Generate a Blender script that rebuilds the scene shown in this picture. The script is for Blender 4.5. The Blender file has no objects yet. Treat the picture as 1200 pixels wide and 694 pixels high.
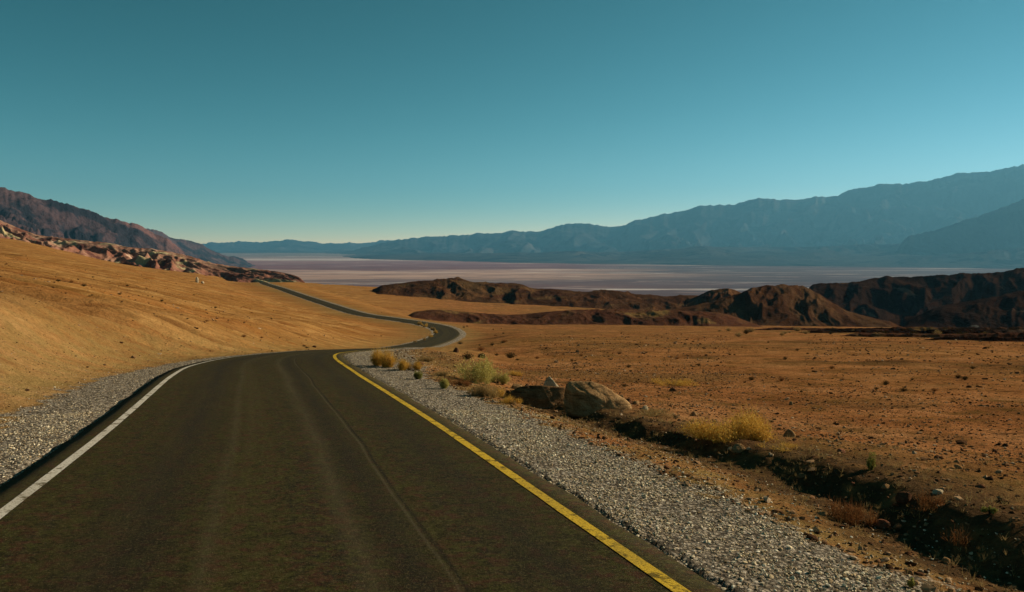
import bpy, math, random
import numpy as np
from mathutils import Vector

R = math.radians
rng = np.random.default_rng(7)
random.seed(7)
S = bpy.context.scene
C = S.collection

# ------------------------------------------------------------------ camera
EYE = 1.65
F = 942.0                         # focal length in photo pixels (1200 wide)
PITCH = math.atan(62.0 / F)
cp, sp = math.cos(PITCH), math.sin(PITCH)


def ray(px, py):
    """slope of the sight line through a spot of the photo: (dx/dy, dz/dy)"""
    u = (np.asarray(px, float) - 600) / F
    v = (347 - np.asarray(py, float)) / F
    dy = cp + v * sp
    return u / dy, (-sp + v * cp) / dy


def at(px, py, Y):
    a, b = ray(px, py)
    return np.array([a * Y, Y, EYE + b * Y])


cam_d = bpy.data.cameras.new('camera')
cam_d.sensor_width = 36
cam_d.lens = 36 * F / 1200
cam_d.clip_start = 0.05
cam_d.clip_end = 200000
cam = bpy.data.objects.new('camera', cam_d)
C.objects.link(cam)
cam.location = (0, 0, EYE)
cam.rotation_euler = (math.pi / 2 - PITCH, 0, 0)
S.camera = cam

# ------------------------------------------------------------------ noise


def _hash(ix, iy, seed):
    h = (ix.astype(np.int64) * 374761393 + iy.astype(np.int64) * 668265263 + seed * 1442695041) & 0xFFFFFFFF
    h = ((h ^ (h >> 13)) * 1274126177) & 0xFFFFFFFF
    h = (h ^ (h >> 16)) & 0xFFFFFFFF
    return h


def noise(x, y, seed=0):
    x = np.asarray(x, float); y = np.asarray(y, float)
    x, y = np.broadcast_arrays(x, y)
    ix = np.floor(x).astype(np.int64); iy = np.floor(y).astype(np.int64)
    fx = x - ix; fy = y - iy
    ux = fx * fx * fx * (fx * (fx * 6 - 15) + 10)
    uy = fy * fy * fy * (fy * (fy * 6 - 15) + 10)

    def g(ax, ay, dx, dy):
        a = _hash(ax, ay, seed) * (2 * math.pi / 4294967296.0)
        return np.cos(a) * dx + np.sin(a) * dy
    n00 = g(ix, iy, fx, fy); n10 = g(ix + 1, iy, fx - 1, fy)
    n01 = g(ix, iy + 1, fx, fy - 1); n11 = g(ix + 1, iy + 1, fx - 1, fy - 1)
    a = n00 + ux * (n10 - n00); b = n01 + ux * (n11 - n01)
    return (a + uy * (b - a)) * 1.41


def fbm(x, y, octv=4, seed=0, gain=0.5):
    s = 0; a = 1; n = 0
    for k in range(octv):
        s = s + a * noise(x * 2 ** k, y * 2 ** k, seed + k * 17); n += a; a *= gain
    return s / n


def ridged(x, y, octv=4, seed=0, gain=0.5):
    s = 0; a = 1; n = 0
    for k in range(octv):
        s = s + a * (1 - np.abs(noise(x * 2 ** k, y * 2 ** k, seed + k * 17)) * 1.6); n += a; a *= gain
    return s / n


def sstep(a, b, x):
    t = np.clip((x - a) / (b - a), 0, 1)
    return t * t * (3 - 2 * t)


def spline(xs, ys, q):
    """smooth (pchip-like) 1-d interpolation, linear outside"""
    xs = np.asarray(xs, float); ys = np.asarray(ys, float); q = np.asarray(q, float)
    h = np.diff(xs); d = np.diff(ys) / h
    m = np.zeros_like(ys)
    m[0], m[-1] = d[0], d[-1]
    for i in range(1, len(xs) - 1):
        if d[i - 1] * d[i] > 0:
            w1 = 2 * h[i] + h[i - 1]; w2 = h[i] + 2 * h[i - 1]
            m[i] = (w1 + w2) / (w1 / d[i - 1] + w2 / d[i])
    i = np.clip(np.searchsorted(xs, q) - 1, 0, len(xs) - 2)
    t = (q - xs[i]) / h[i]
    tc = np.clip(t, 0, 1)
    r = ((1 + 2 * tc) * (1 - tc) ** 2 * ys[i] + tc * (1 - tc) ** 2 * h[i] * m[i]
         + tc * tc * (3 - 2 * tc) * ys[i + 1] + tc * tc * (tc - 1) * h[i] * m[i + 1])
    r = r + np.where(t < 0, (q - xs[0]) * m[0], 0) + np.where(t > 1, (q - xs[-1]) * m[-1], 0)
    return r

# ------------------------------------------------------------------ mesh helpers


def mesh_np(name, V, Fq=None, Ft=None, mat=None, smooth=True, parent=None, attrs=None, uv=None):
    V = np.ascontiguousarray(V, np.float32)
    loops, starts, n = [], [], 0
    if Fq is not None and len(Fq):
        Fq = np.asarray(Fq, np.int32); loops.append(Fq.ravel()); starts.append(np.arange(len(Fq)) * 4); n += len(Fq) * 4
    if Ft is not None and len(Ft):
        Ft = np.asarray(Ft, np.int32); loops.append(Ft.ravel()); starts.append(n + np.arange(len(Ft)) * 3)
    L = np.concatenate(loops).astype(np.int32); st = np.concatenate(starts).astype(np.int32)
    me = bpy.data.meshes.new(name)
    me.vertices.add(len(V)); me.vertices.foreach_set('co', V.ravel())
    me.loops.add(len(L)); me.loops.foreach_set('vertex_index', L)
    me.polygons.add(len(st)); me.polygons.foreach_set('loop_start', st)
    me.polygons.foreach_set('use_smooth', np.full(len(st), smooth))
    if uv is not None:
        ul = me.uv_layers.new(name='UVMap')
        ul.data.foreach_set('uv', np.ascontiguousarray(uv[L], np.float32).ravel())
    for k, a in (attrs or {}).items():
        at_ = me.attributes.new(k, 'FLOAT', 'POINT')
        at_.data.foreach_set('value', np.ascontiguousarray(a, np.float32).ravel())
    me.update(calc_edges=True)
    me.validate()
    if mat: me.materials.append(mat)
    o = bpy.data.objects.new(name, me)
    C.objects.link(o)
    if parent is not None: o.parent = parent
    return o


def grid_faces(nr, nc, wrap=False):
    i = np.arange(nr - 1)[:, None]; j = np.arange(nc if wrap else nc - 1)[None, :]
    j2 = (j + 1) % nc
    a = i * nc + j; b = i * nc + j2; c = (i + 1) * nc + j2; d = (i + 1) * nc + j
    return np.stack([a, b, c, d], -1).reshape(-1, 4)


def tag(o, label=None, cat=None, group=None, kind=None):
    if label: o['label'] = label
    if cat: o['category'] = cat
    if group: o['group'] = group
    if kind: o['kind'] = kind
    return o


def empty(name, loc, rz=0):
    o = bpy.data.objects.new(name, None)
    o.empty_display_size = 0.2
    C.objects.link(o); o.location = loc; o.rotation_euler = (0, 0, rz)
    return o


def copy_tree(o, parent=None):
    c = o.copy(); C.objects.link(c)
    if parent is not None: c.parent = parent
    for ch in list(o.children): copy_tree(ch, c)
    return c

# ------------------------------------------------------------------ node helpers


class NT:
    def __init__(s, name):
        s.m = bpy.data.materials.new(name); s.m.use_nodes = True
        s.t = s.m.node_tree; s.b = s.t.nodes['Principled BSDF']
        s.b.inputs['Specular IOR Level'].default_value = 0.0
        s.b.inputs['Roughness'].default_value = 1.0

    def n(s, typ, **kw):
        nd = s.t.nodes.new(typ)
        for k, v in kw.items():
            if k.startswith('_'): setattr(nd, k[1:], v)
            else:
                key = k.replace('__', ' ')
                nd.inputs[key].default_value = v
        return nd

    def l(s, a, b): s.t.links.new(a, b)

    def coord(s, kind='Object'):
        return s.n('ShaderNodeTexCoord').outputs[kind]

    def mapped(s, vec, scale=(1, 1, 1), rot=(0, 0, 0), loc=(0, 0, 0)):
        m = s.n('ShaderNodeMapping'); s.l(vec, m.inputs['Vector'])
        m.inputs['Scale'].default_value = scale; m.inputs['Rotation'].default_value = rot
        m.inputs['Location'].default_value = loc
        return m.outputs[0]

    def noise(s, vec, scale, detail=4, rough=0.55, dist=0.0):
        nd = s.n('ShaderNodeTexNoise', Scale=scale, Detail=detail, Roughness=rough, Distortion=dist)
        s.l(vec, nd.inputs['Vector']); return nd.outputs['Fac']

    def voro(s, vec, scale, feature='F1', out='Distance'):
        nd = s.n('ShaderNodeTexVoronoi', Scale=scale, _feature=feature); s.l(vec, nd.inputs['Vector'])
        return nd.outputs[out]

    def ramp(s, fac, stops, interp='LINEAR'):
        nd = s.n('ShaderNodeValToRGB'); cr = nd.color_ramp; cr.interpolation = interp
        while len(cr.elements) < len(stops): cr.elements.new(0.5)
        for e, (p, c) in zip(cr.elements, stops):
            e.position = p
            if not isinstance(c, (tuple, list)): c = (c, c, c)
            e.color = (*c, 1)
        s.l(fac, nd.inputs[0]); return nd.outputs['Color']

    def mix(s, fac, a, b, mode='MIX'):
        nd = s.n('ShaderNodeMix', _data_type='RGBA', _blend_type=mode)
        for sock, v in ((nd.inputs[0], fac), (nd.inputs[6], a), (nd.inputs[7], b)):
            if isinstance(v, (int, float)): sock.default_value = v if sock.type == 'VALUE' else (v, v, v, 1)
            elif isinstance(v, tuple): sock.default_value = (*v, 1)
            else: s.l(v, sock)
        return nd.outputs[2]

    def math(s, op, a, b=0.0, c=0.0, clamp=False):
        nd = s.n('ShaderNodeMath', _operation=op); nd.use_clamp = clamp
        for sock, v in zip(nd.inputs, (a, b, c)):
            if isinstance(v, (int, float)): sock.default_value = v
            else: s.l(v, sock)
        return nd.outputs[0]

    def attr(s, name):
        return s.n('ShaderNodeAttribute', _attribute_name=name).outputs['Fac']

    def sep(s, vec):
        nd = s.n('ShaderNodeSeparateXYZ'); s.l(vec, nd.inputs[0]); return nd.outputs

    def island(s):
        return s.n('ShaderNodeNewGeometry').outputs['Random Per Island']

    def bump(s, h, dist, strength=1.0, prev=None):
        nd = s.n('ShaderNodeBump', Distance=dist, Strength=strength); s.l(h, nd.inputs['Height'])
        if prev is not None: s.l(prev, nd.inputs['Normal'])
        s.l(nd.outputs[0], s.b.inputs['Normal']); return nd.outputs[0]

    def color(s, c):
        if isinstance(c, tuple): s.b.inputs['Base Color'].default_value = (*c, 1)
        else: s.l(c, s.b.inputs['Base Color'])


# ------------------------------------------------------------------ the land
# ground shape: how far below the eye the ground lies, by direction and distance
COLS = [-300, 0, 150, 300, 420, 535, 600, 700, 850, 1000, 1200, 1500]
YK = [6, 10, 20, 40, 80, 160, 300, 450, 620]
TAB = {
    -300: [470, 390, 322, 292, 280, 272, 266, 262, 258],
    0:    [555, 440, 363, 328, 310, 300, 292, 285, 278],
    150:  [600, 475, 398, 360, 339, 325, 317, 314, 311],
    300:  [650, 520, 436, 398, 376, 358, 345, 336, 329],
    420:  [660, 545, 458, 407.5, 394, 380, 364, 350, 338],
    535:  [670, 555, 464, 422, 406, 391.5, 379, 362, 345],
    600:  [675, 560, 468, 425, 402, 388, 381, 366, 349],
    700:  [675, 562, 470, 424, 400, 388, 381, 371, 353],
    850:  [675, 563, 471, 424, 400, 388, 383, 379, 370],
    1000: [675, 565, 472, 424, 400, 389, 385, 382, 380],
    1200: [680, 570, 474, 426, 402, 391, 387, 384, 382],
    1500: [690, 580, 480, 430, 405, 394, 389, 386, 384],
}
TABD = np.array([[-ray(600, y)[1] for y in TAB[c]] for c in COLS])   # dips
UC = np.array([ray(c, 300)[0] for c in COLS])
LY = np.log(np.array(YK, float))
# dense lookup, smooth both ways
UQ = np.linspace(UC[0], UC[-1], 240)
LQ = np.linspace(LY[0], LY[-1], 200)
_t1 = np.array([spline(LY, TABD[i], LQ) for i in range(len(COLS))])
DIP = np.array([spline(UC, _t1[:, j], UQ) for j in range(len(LQ))]).T
_k = np.exp(-np.linspace(-2, 2, 15) ** 2); _k /= _k.sum()
DIP = np.apply_along_axis(lambda v: np.convolve(np.pad(v, 7, mode='edge'), _k, 'valid'), 0, DIP)


def lut(u, ly):
    a = np.clip((u - UQ[0]) / (UQ[1] - UQ[0]), 0, len(UQ) - 1.001)
    b = np.clip((ly - LQ[0]) / (LQ[1] - LQ[0]), 0, len(LQ) - 1.001)
    i = a.astype(int); j = b.astype(int); fa = a - i; fb = b - j
    return ((1 - fa) * (1 - fb) * DIP[i, j] + fa * (1 - fb) * DIP[i + 1, j]
            + (1 - fa) * fb * DIP[i, j + 1] + fa * fb * DIP[i + 1, j + 1])


def near_plane(X, Y):
    return EYE - (1.65 + 0.093 * Y + 0.04 * X)


VALLEY = -290.0


def base_z(X, Y):
    X = np.asarray(X, float); Y = np.asarray(Y, float)
    r = np.hypot(X, Y); ang = np.arctan2(X, Y)
    a2 = np.clip(ang, R(-42), R(42))
    u = np.tan(a2); Yc = np.maximum(r * np.cos(a2), 0.05)
    far = EYE - np.minimum(Yc, 620) * lut(u, np.log(np.clip(Yc, 6, 620)))
    # past the bench the fan drops away to the valley
    d = np.maximum(Yc - 620, 0)
    far = far - 0.02 * d - 0.16 * d * sstep(0, 500, d)
    near = near_plane(X, Y)
    w = sstep(7, 17, r)
    z = near * (1 - w) + far * w
    back = sstep(R(75), R(140), np.abs(ang))
    z = z * (1 - back) + near_plane(np.clip(X, -30, 30), np.clip(Y, -200, 200)) * back
    return np.maximum(z, VALLEY - 12)


# ------------------------------------------------------------------ road line
# (x, y, height relative to the eye)
def P(px, py, Y):
    p = at(px, py, Y); return (p[0], p[1], p[2])


def pn(x, y): return (x, y, float(near_plane(x, y)))


ROAD_PTS = [pn(2.0, -6.0), pn(0.17, 0.0), pn(-1.24, 4.67), pn(-3.18, 11.0), pn(-5.95, 19.5),
            (-7.85, 25.5, EYE - 3.77), (-8.75, 31.0, EYE - 4.34), (-8.8, 37, EYE - 5.0), (-8.5, 45, EYE - 5.93),
            P(447, 409, 62), P(470, 408.0, 85), P(497, 403.0, 112), P(517, 396.5, 138), P(524.5, 390, 163), P(514, 383.0, 186),
            P(488, 377.8, 208), P(455, 373, 232), P(420, 367.5, 265), P(385, 357, 320), P(350, 345.5, 385),
            P(327, 337.5, 455), P(312, 333, 520), P(306, 331, 600), P(290, 336, 700)]


def catmull(pts, step=0.5):
    pts = np.array(pts, float)
    # centripetal by chord length
    d = np.r_[0, np.cumsum(np.linalg.norm(np.diff(pts, axis=0), axis=1) ** 0.75)]
    q = np.linspace(0, d[-1], 4000)
    m = np.zeros_like(pts)
    for i in range(len(pts)):
        a, b = max(i - 1, 0), min(i + 1, len(pts) - 1)
        m[i] = (pts[b] - pts[a]) / (d[b] - d[a])
    i = np.clip(np.searchsorted(d, q) - 1, 0, len(d) - 2)
    h = (d[i + 1] - d[i])[:, None]; t = ((q - d[i])[:, None]) / h
    out = ((1 + 2 * t) * (1 - t) ** 2 * pts[i] + t * (1 - t) ** 2 * h * m[i]
           + t * t * (3 - 2 * t) * pts[i + 1] + t * t * (t - 1) * h * m[i + 1])
    s = np.r_[0, np.cumsum(np.linalg.norm(np.diff(out, axis=0), axis=1))]
    n = int(s[-1] / step)
    sq = np.linspace(0, s[-1], n)
    return np.stack([np.interp(sq, s, out[:, k]) for k in range(3)], 1), sq


RC, RS = catmull(ROAD_PTS, 0.5)
RT = np.gradient(RC[:, :2], axis=0); RT /= np.linalg.norm(RT, axis=1)[:, None]
RN = np.stack([RT[:, 1], -RT[:, 0]], 1)              # to the right of travel
S0 = RS[np.argmin(np.hypot(RC[:, 0] + 0.0, RC[:, 1]))]  # arc length beside the camera
HALF_L, HALF_R = 2.52, 2.40
CROSS = 0.038                                        # fall to the right of the cross section


def road_frame(X, Y):
    """signed distance right of the road's centre line, index of nearest line point, road height"""
    X = X.ravel(); Y = Y.ravel()
    sd = np.full(len(X), 1e3); idx = np.zeros(len(X), int)
    sub = np.arange(0, len(RC), 4)
    tx, ty = RC[sub, 0], RC[sub, 1]
    for a in range(0, len(X), 20000):
        b = a + 20000
        D = (X[a:b, None] - tx) ** 2 + (Y[a:b, None] - ty) ** 2
        i = sub[np.argmin(D, 1)]
        best = None
        for k in range(-3, 4):
            j = np.clip(i + k, 0, len(RC) - 1)
            dd = (X[a:b] - RC[j, 0]) ** 2 + (Y[a:b] - RC[j, 1]) ** 2
            if best is None: best, bj = dd, j
            else:
                m = dd < best; best = np.where(m, dd, best); bj = np.where(m, j, bj)
        idx[a:b] = bj
        sd[a:b] = (X[a:b] - RC[bj, 0]) * RN[bj, 0] + (Y[a:b] - RC[bj, 1]) * RN[bj, 1]
        off = np.sqrt(best)
        sd[a:b] = np.where(off > np.abs(sd[a:b]) + 1.5, np.sign(sd[a:b] + 1e-9) * off, sd[a:b])
    return sd, idx, RC[idx, 2]


def cross_at(idx):
    s = RS[idx] - S0
    return CROSS - (CROSS + 0.035) * sstep(19, 29, s) + 0.035 * sstep(38, 60, s)


def ground_all(X, Y):
    """height and surface masks of the desert floor"""
    shp = X.shape
    X = X.ravel().astype(float); Y = Y.ravel().astype(float)
    r = np.hypot(X, Y)
    z = base_z(X, Y)
    # rills and swells that run down the fan
    ca, sa = math.cos(R(57)), math.sin(R(57))
    al = X * sa + Y * ca; ac = X * ca - Y * sa       # along / across the fall line
    amp = np.clip(r / 60, 0.15, 1.0)
    leftm = sstep(0.0, -0.2, X / np.maximum(np.abs(Y), 3) + 0.02)
    rill = ridged(ac / 9 + fbm(al / 50, ac / 30, 3, 5) * 0.9, al / 90, 3, 31)
    z = z - amp * leftm * 1.0 * sstep(0.70, 1.0, rill) * sstep(15, 45, r) * (0.5 + sstep(-0.1, 0.3, fbm(X / 60, Y / 60, 2, 35)))
    z = z - amp * leftm * 0.30 * sstep(0.6, 1.0, ridged(ac / 3.2 + 0.6 * fbm(al / 14, ac / 9, 2, 6), al / 30, 3, 36)) * sstep(15, 40, r)
    z = z + amp * leftm * 0.35 * fbm(ac / 16, al / 110, 3, 33)
    z = z + amp * 0.22 * fbm(X / 14, Y / 14, 4, 3) * sstep(6, 40, r)
    z = z - amp * (1 - leftm) * 0.38 * sstep(0.78, 1.0, ridged(X / 40, Y / 13 + fbm(X / 30, Y / 30, 2, 8), 3, 41)) * sstep(25, 60, r)
    z = z + leftm * (0.10 * fbm(X / 2.6, Y / 2.6, 4, 15) + 0.22 * fbm(X / 8, Y / 8, 3, 16)) * sstep(10, 26, r) * np.clip(r / 60, 0.4, 1.4)
    z = z + (1 - leftm) * 0.16 * fbm(X / 5.5, Y / 4.0, 3, 14) * sstep(9, 22, r)
    z = z + 0.035 * fbm(X / 1.1, Y / 1.1, 4, 4) * (1 - sstep(60, 120, r))
    sd, idx, zr = road_frame(X, Y)
    s = RS[idx] - S0
    zr = zr - cross_at(idx) * np.clip(sd, -6, 6)
    side = sd > 0
    half = np.where(side, HALF_R, HALF_L)
    d = np.abs(sd) - half                             # beyond the asphalt edge
    # gravel shoulder width
    wn = fbm(s / 2.3, sd * 0 + np.where(side, 3.0, 9.0), 3, 12)
    gw = np.where(side, 1.62 + 0.35 * wn + 0.9 * sstep(19, 26, s) * (1 - sstep(33, 40, s)), 1.5 + 0.45 * wn)
    gw = np.where(side & (s > 90) & (s < 220), 1.4, gw)
    gw = np.where((~side) & (s > 60), 0.9, gw)
    lip = np.where(side, -0.035, -0.035)
    zs = zr + lip - np.where(side, 0.02, 0.03) * np.clip(d, 0, 3)
    zs = np.where(d < 0, zr - 0.16, zs)
    zs = np.where((d >= 0) & (d < 0.12), zr + lip - 0.02, zs)
    wb = np.clip(2.5 + 0.10 * r, 3, 40) * np.where(side, 0.8, 1.0)
    k = sstep(0.0, 1.0, (d - gw * 0.8) / wb)
    # ditch and cut bank on the right, in front of the plain
    dv = np.where(side, d + 0.28 * fbm(s / 1.6, s * 0 + 5.5, 3, 77) + 0.12 * fbm(X / .5, Y / .5, 2, 78), 0)
    dv = dv + np.where(side, 0.6 * (1 - sstep(4.0, 7.6, s)), 0)
    on = (1 + 0.12 * (1 - sstep(5, 9, s))) * sstep(0.0, 3.5, s) * (1 - sstep(14.5, 19.0, s)) + 0.35 * sstep(20, 24, s) * (1 - sstep(34, 42, s))
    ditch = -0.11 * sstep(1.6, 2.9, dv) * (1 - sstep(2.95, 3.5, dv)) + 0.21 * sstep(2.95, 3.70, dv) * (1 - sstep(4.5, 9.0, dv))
    ditch = ditch * (0.95 + 0.35 * fbm(s / 1.8, s * 0 + 1.5, 3, 79) + 0.25 * fbm(X / .6, Y / .6, 3, 80))
    z = zs * (1 - k) + z * k + np.where(side, on * ditch, 0)
    grav = np.where(d > -0.3, 1 - sstep(gw * 0.60, gw * 1.25, d + 0.5 * fbm(X / .45, Y / .45, 4, 21)), 0)
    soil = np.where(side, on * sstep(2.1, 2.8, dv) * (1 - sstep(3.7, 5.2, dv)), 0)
    verge = np.where(d > 0, (1 - sstep(2.2, np.where(side, 6, 9), d)), 0)
    return (z.reshape(shp), grav, soil, verge, leftm, sd, s)


def gz(x, y):
    return float(ground_all(np.array([x], float), np.array([y], float))[0][0])


def GZ(x, y):
    return ground_all(np.asarray(x, float), np.asarray(y, float))[0]


def drop(px, py, far=900.0):
    """where the sight line of a spot of the photo meets the ground"""
    a, b = ray(px, py)
    Y = np.exp(np.linspace(math.log(3.0), math.log(far), 700))
    z = GZ(a * Y, Y)
    hit = np.where(z >= EYE + b * Y)[0]
    i = hit[0] if len(hit) else len(Y) - 1
    return np.array([a * Y[i], Y[i], z[i]])


# desert floor: one sheet, rings of growing size round the viewpoint
th = np.r_[np.linspace(R(-180), R(-46), 46)[:-1], np.linspace(R(-46), R(46), 560), np.linspace(R(46), R(180), 46)[1:-1]]
rr = np.r_[0.4, np.exp(np.linspace(math.log(0.8), math.log(3.2), 26)), np.exp(np.linspace(math.log(3.3), math.log(60), 300)),
           np.exp(np.linspace(math.log(61), math.log(640), 260)), np.exp(np.linspace(math.log(650), math.log(3500), 60))]
TH, RR = np.meshgrid(th, rr)
GX, GY = RR * np.sin(TH), RR * np.cos(TH)
Zg, mg, ms, mv, ml, msd, _ = ground_all(GX, GY)

m = NT('desert_floor')
co = m.coord()
fall = m.mapped(co, rot=(0, 0, R(-33)))               # x runs down the fan
streak = m.noise(m.mapped(fall, scale=(0.012, 0.16, 0.1)), 1.0, 6, 0.62, 0.6)
streak2 = m.noise(m.mapped(fall, scale=(0.05, 0.5, 0.3)), 1.0, 6, 0.6, 0.4)
big = m.noise(co, 0.02, 3)
mid = m.noise(co, 0.35, 6, 0.6)
fine = m.noise(co, 9.0, 6, 0.7)
tan = m.ramp(streak, [(0.30, (0.17, 0.075, 0.020)), (0.44, (0.30, 0.147, 0.040)), (0.56, (0.45, 0.252, 0.085)), (0.64, (0.34, 0.164, 0.048)), (0.8, (0.43, 0.23, 0.072))])
tan = m.mix(m.ramp(streak2, [(0.46, 0.0), (0.62, 0.75)]), tan, (0.19, 0.068, 0.016))
thin = m.noise(m.mapped(fall, scale=(0.09, 1.1, 0.5)), 1.0, 7, 0.68, 0.5)
tan = m.mix(m.ramp(thin, [(0.56, 0.0), (0.66, 0.7)]), tan, (0.13, 0.046, 0.012))
tan = m.mix(m.ramp(thin, [(0.30, 0.45), (0.42, 0.0)]), tan, (0.52, 0.30, 0.11))
red = m.ramp(mid, [(0.30, (0.20, 0.074, 0.026)), (0.5, (0.34, 0.140, 0.050)), (0.68, (0.44, 0.205, 0.082))])
red = m.mix(m.ramp(big, [(0.42, 0.0), (0.62, 0.5)]), red, (0.31, 0.158, 0.048))
patch = m.noise(m.mapped(co, scale=(0.05, 0.14, 0.1)), 1.0, 7, 0.68)
dash = m.noise(m.mapped(co, scale=(0.35, 1.3, 0.5), rot=(0, 0, R(12))), 1.0, 6, 0.7, 0.4)
red = m.mix(m.ramp(dash, [(0.60, 0.0), (0.67, 0.8)]), red, (0.06, 0.022, 0.009))
red = m.mix(m.ramp(patch, [(0.55, 0.0), (0.63, 0.8)]), red, (0.075, 0.04, 0.018))
ds = m.noise(m.mapped(fall, scale=(0.035, 0.42, 0.2), loc=(3, 7, 0)), 1.0, 5, 0.62, 0.3)
dsb = m.noise(co, 0.045, 4, 0.6)
dsm = m.math('MULTIPLY', m.ramp(ds, [(0.585, 0.0), (0.63, 0.9)]), m.ramp(dsb, [(0.44, 0.0), (0.56, 1.0)]))
tan = m.mix(dsm, tan, (0.085, 0.034, 0.010))
rdp = m.noise(m.mapped(fall, scale=(0.02, 0.05, 0.05), loc=(1, 2, 0)), 1.0, 4, 0.6)
tan = m.mix(m.ramp(rdp, [(0.5, 0.0), (0.62, 0.5)]), tan, (0.33, 0.125, 0.034))
lxy = m.n('ShaderNodeVectorMath', _operation='LENGTH'); m.l(co, lxy.inputs[0])
nr = m.n('ShaderNodeMapRange'); m.l(m.math('ADD', lxy.outputs['Value'], m.math('MULTIPLY', m.noise(co, 0.12, 4, 0.6), 30.0)), nr.inputs[0])
for k_, v_ in ((1, 24.0), (2, 62.0), (3, 0.85), (4, 0.0)): nr.inputs[k_].default_value = v_
mott = m.noise(m.mapped(fall, scale=(0.10, 0.22, 0.2), loc=(8, 3, 0)), 1.0, 8, 0.72, 0.5)
tan = m.mix(m.ramp(mott, [(0.47, 0.0), (0.58, 0.6)]), tan, (0.24, 0.115, 0.036))
sand = m.ramp(m.noise(co, 0.7, 8, 0.7), [(0.32, (0.26, 0.135, 0.05)), (0.5, (0.40, 0.235, 0.095)), (0.68, (0.50, 0.32, 0.145))])
tan = m.mix(nr.outputs[0], tan, sand)
base = m.mix(m.attr('leftm'), red, tan)
spk = m.noise(co, 2.6, 8, 0.75)
wsh = m.noise(m.mapped(co, scale=(0.06, 0.11, 0.1), rot=(0, 0, R(25)), loc=(6, 1, 0)), 1.0, 7, 0.68, 0.7)
inv0 = m.math('SUBTRACT', 1.0, m.attr('leftm'))
base = m.mix(m.math('MULTIPLY', inv0, m.ramp(wsh, [(0.48, 0.0), (0.58, 0.65)])), base, (0.19, 0.105, 0.038))
base = m.mix(m.math('MULTIPLY', inv0, m.ramp(wsh, [(0.33, 0.5), (0.43, 0.0)])), base, (0.44, 0.24, 0.11))
pl = m.noise(co, 0.9, 8, 0.78, 0.3)
inv = m.math('SUBTRACT', 1.0, m.attr('leftm'))
base = m.mix(m.math('MULTIPLY', inv, m.ramp(pl, [(0.50, 0.0), (0.62, 0.75)])), base, (0.105, 0.062, 0.016))
base = m.mix(m.math('MULTIPLY', inv, m.ramp(m.noise(m.mapped(co, loc=(4, 4, 0)), 4.0, 6, 0.8), [(0.55, 0.0), (0.64, 0.85)])), base, (0.05, 0.022, 0.008))
base = m.mix(m.ramp(spk, [(0.58, 0.0), (0.68, 0.6)]), base, (0.07, 0.034, 0.013))
base = m.mix(m.ramp(fine, [(0.34, 0.55), (0.50, 0.0)]), base, (0.08, 0.037, 0.015))
base = m.mix(m.ramp(fine, [(0.60, 0.0), (0.75, 0.45)]), base, (0.42, 0.26, 0.13))
vt = m.noise(co, 1.3, 5, 0.65)
verge = m.math('MULTIPLY', m.attr('verge'), m.ramp(vt, [(0.38, 0.0), (0.6, 0.8)]))
base = m.mix(verge, base, m.mix(fine, (0.13, 0.085, 0.025), (0.40, 0.27, 0.10)))
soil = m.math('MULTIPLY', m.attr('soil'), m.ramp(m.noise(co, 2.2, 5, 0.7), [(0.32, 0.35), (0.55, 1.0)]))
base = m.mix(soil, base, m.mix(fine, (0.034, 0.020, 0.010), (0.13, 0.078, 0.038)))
gv = m.n('ShaderNodeTexVoronoi', Scale=26.0); m.l(co, gv.inputs['Vector'])
gcol = m.ramp(m.sep(gv.outputs['Color'])[0], [(0.0, (0.10, 0.08, 0.055)), (0.35, (0.30, 0.245, 0.175)), (0.7, (0.44, 0.37, 0.275)), (1.0, (0.62, 0.54, 0.42))])
gcol = m.mix(m.ramp(gv.outputs['Distance'], [(0.3, 0.0), (0.7, 0.8)]), gcol, (0.06, 0.05, 0.04))
gm = m.math('ADD', m.attr('gravel'), m.math('MULTIPLY', m.math('SUBTRACT', m.noise(co, 5.0, 4, 0.7), 0.5), 1.2))
gm = m.math('MULTIPLY', m.ramp(gm, [(0.42, 0.0), (0.62, 1.0)]), m.ramp(m.attr('gravel'), [(0.02, 0.0), (0.2, 1.0)]))
base = m.mix(gm, base, gcol)
m.color(base)
b1 = m.bump(m.noise(co, 1.2, 8, 0.72), 0.32, 0.8)
b2 = m.bump(m.math('MULTIPLY', gv.outputs['Distance'], gm), -0.03, 0.9, b1)
m.bump(m.noise(co, 22.0, 5, 0.7), 0.02, 0.9, b2)
M_ground = m.m

V = np.stack([GX.ravel(), GY.ravel(), Zg.ravel()], 1)
fq = grid_faces(len(rr), len(th), wrap=True)[:, ::-1]
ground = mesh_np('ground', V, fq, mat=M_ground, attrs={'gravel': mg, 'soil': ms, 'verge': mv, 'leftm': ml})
cap_i = len(V)
tag(ground, kind='structure')

# ------------------------------------------------------------------ road
prof_u = np.r_[np.linspace(-HALF_L, HALF_R, 23)]


def road_z(i, u):
    return RC[i, 2] - cross_at(i) * u


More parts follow.
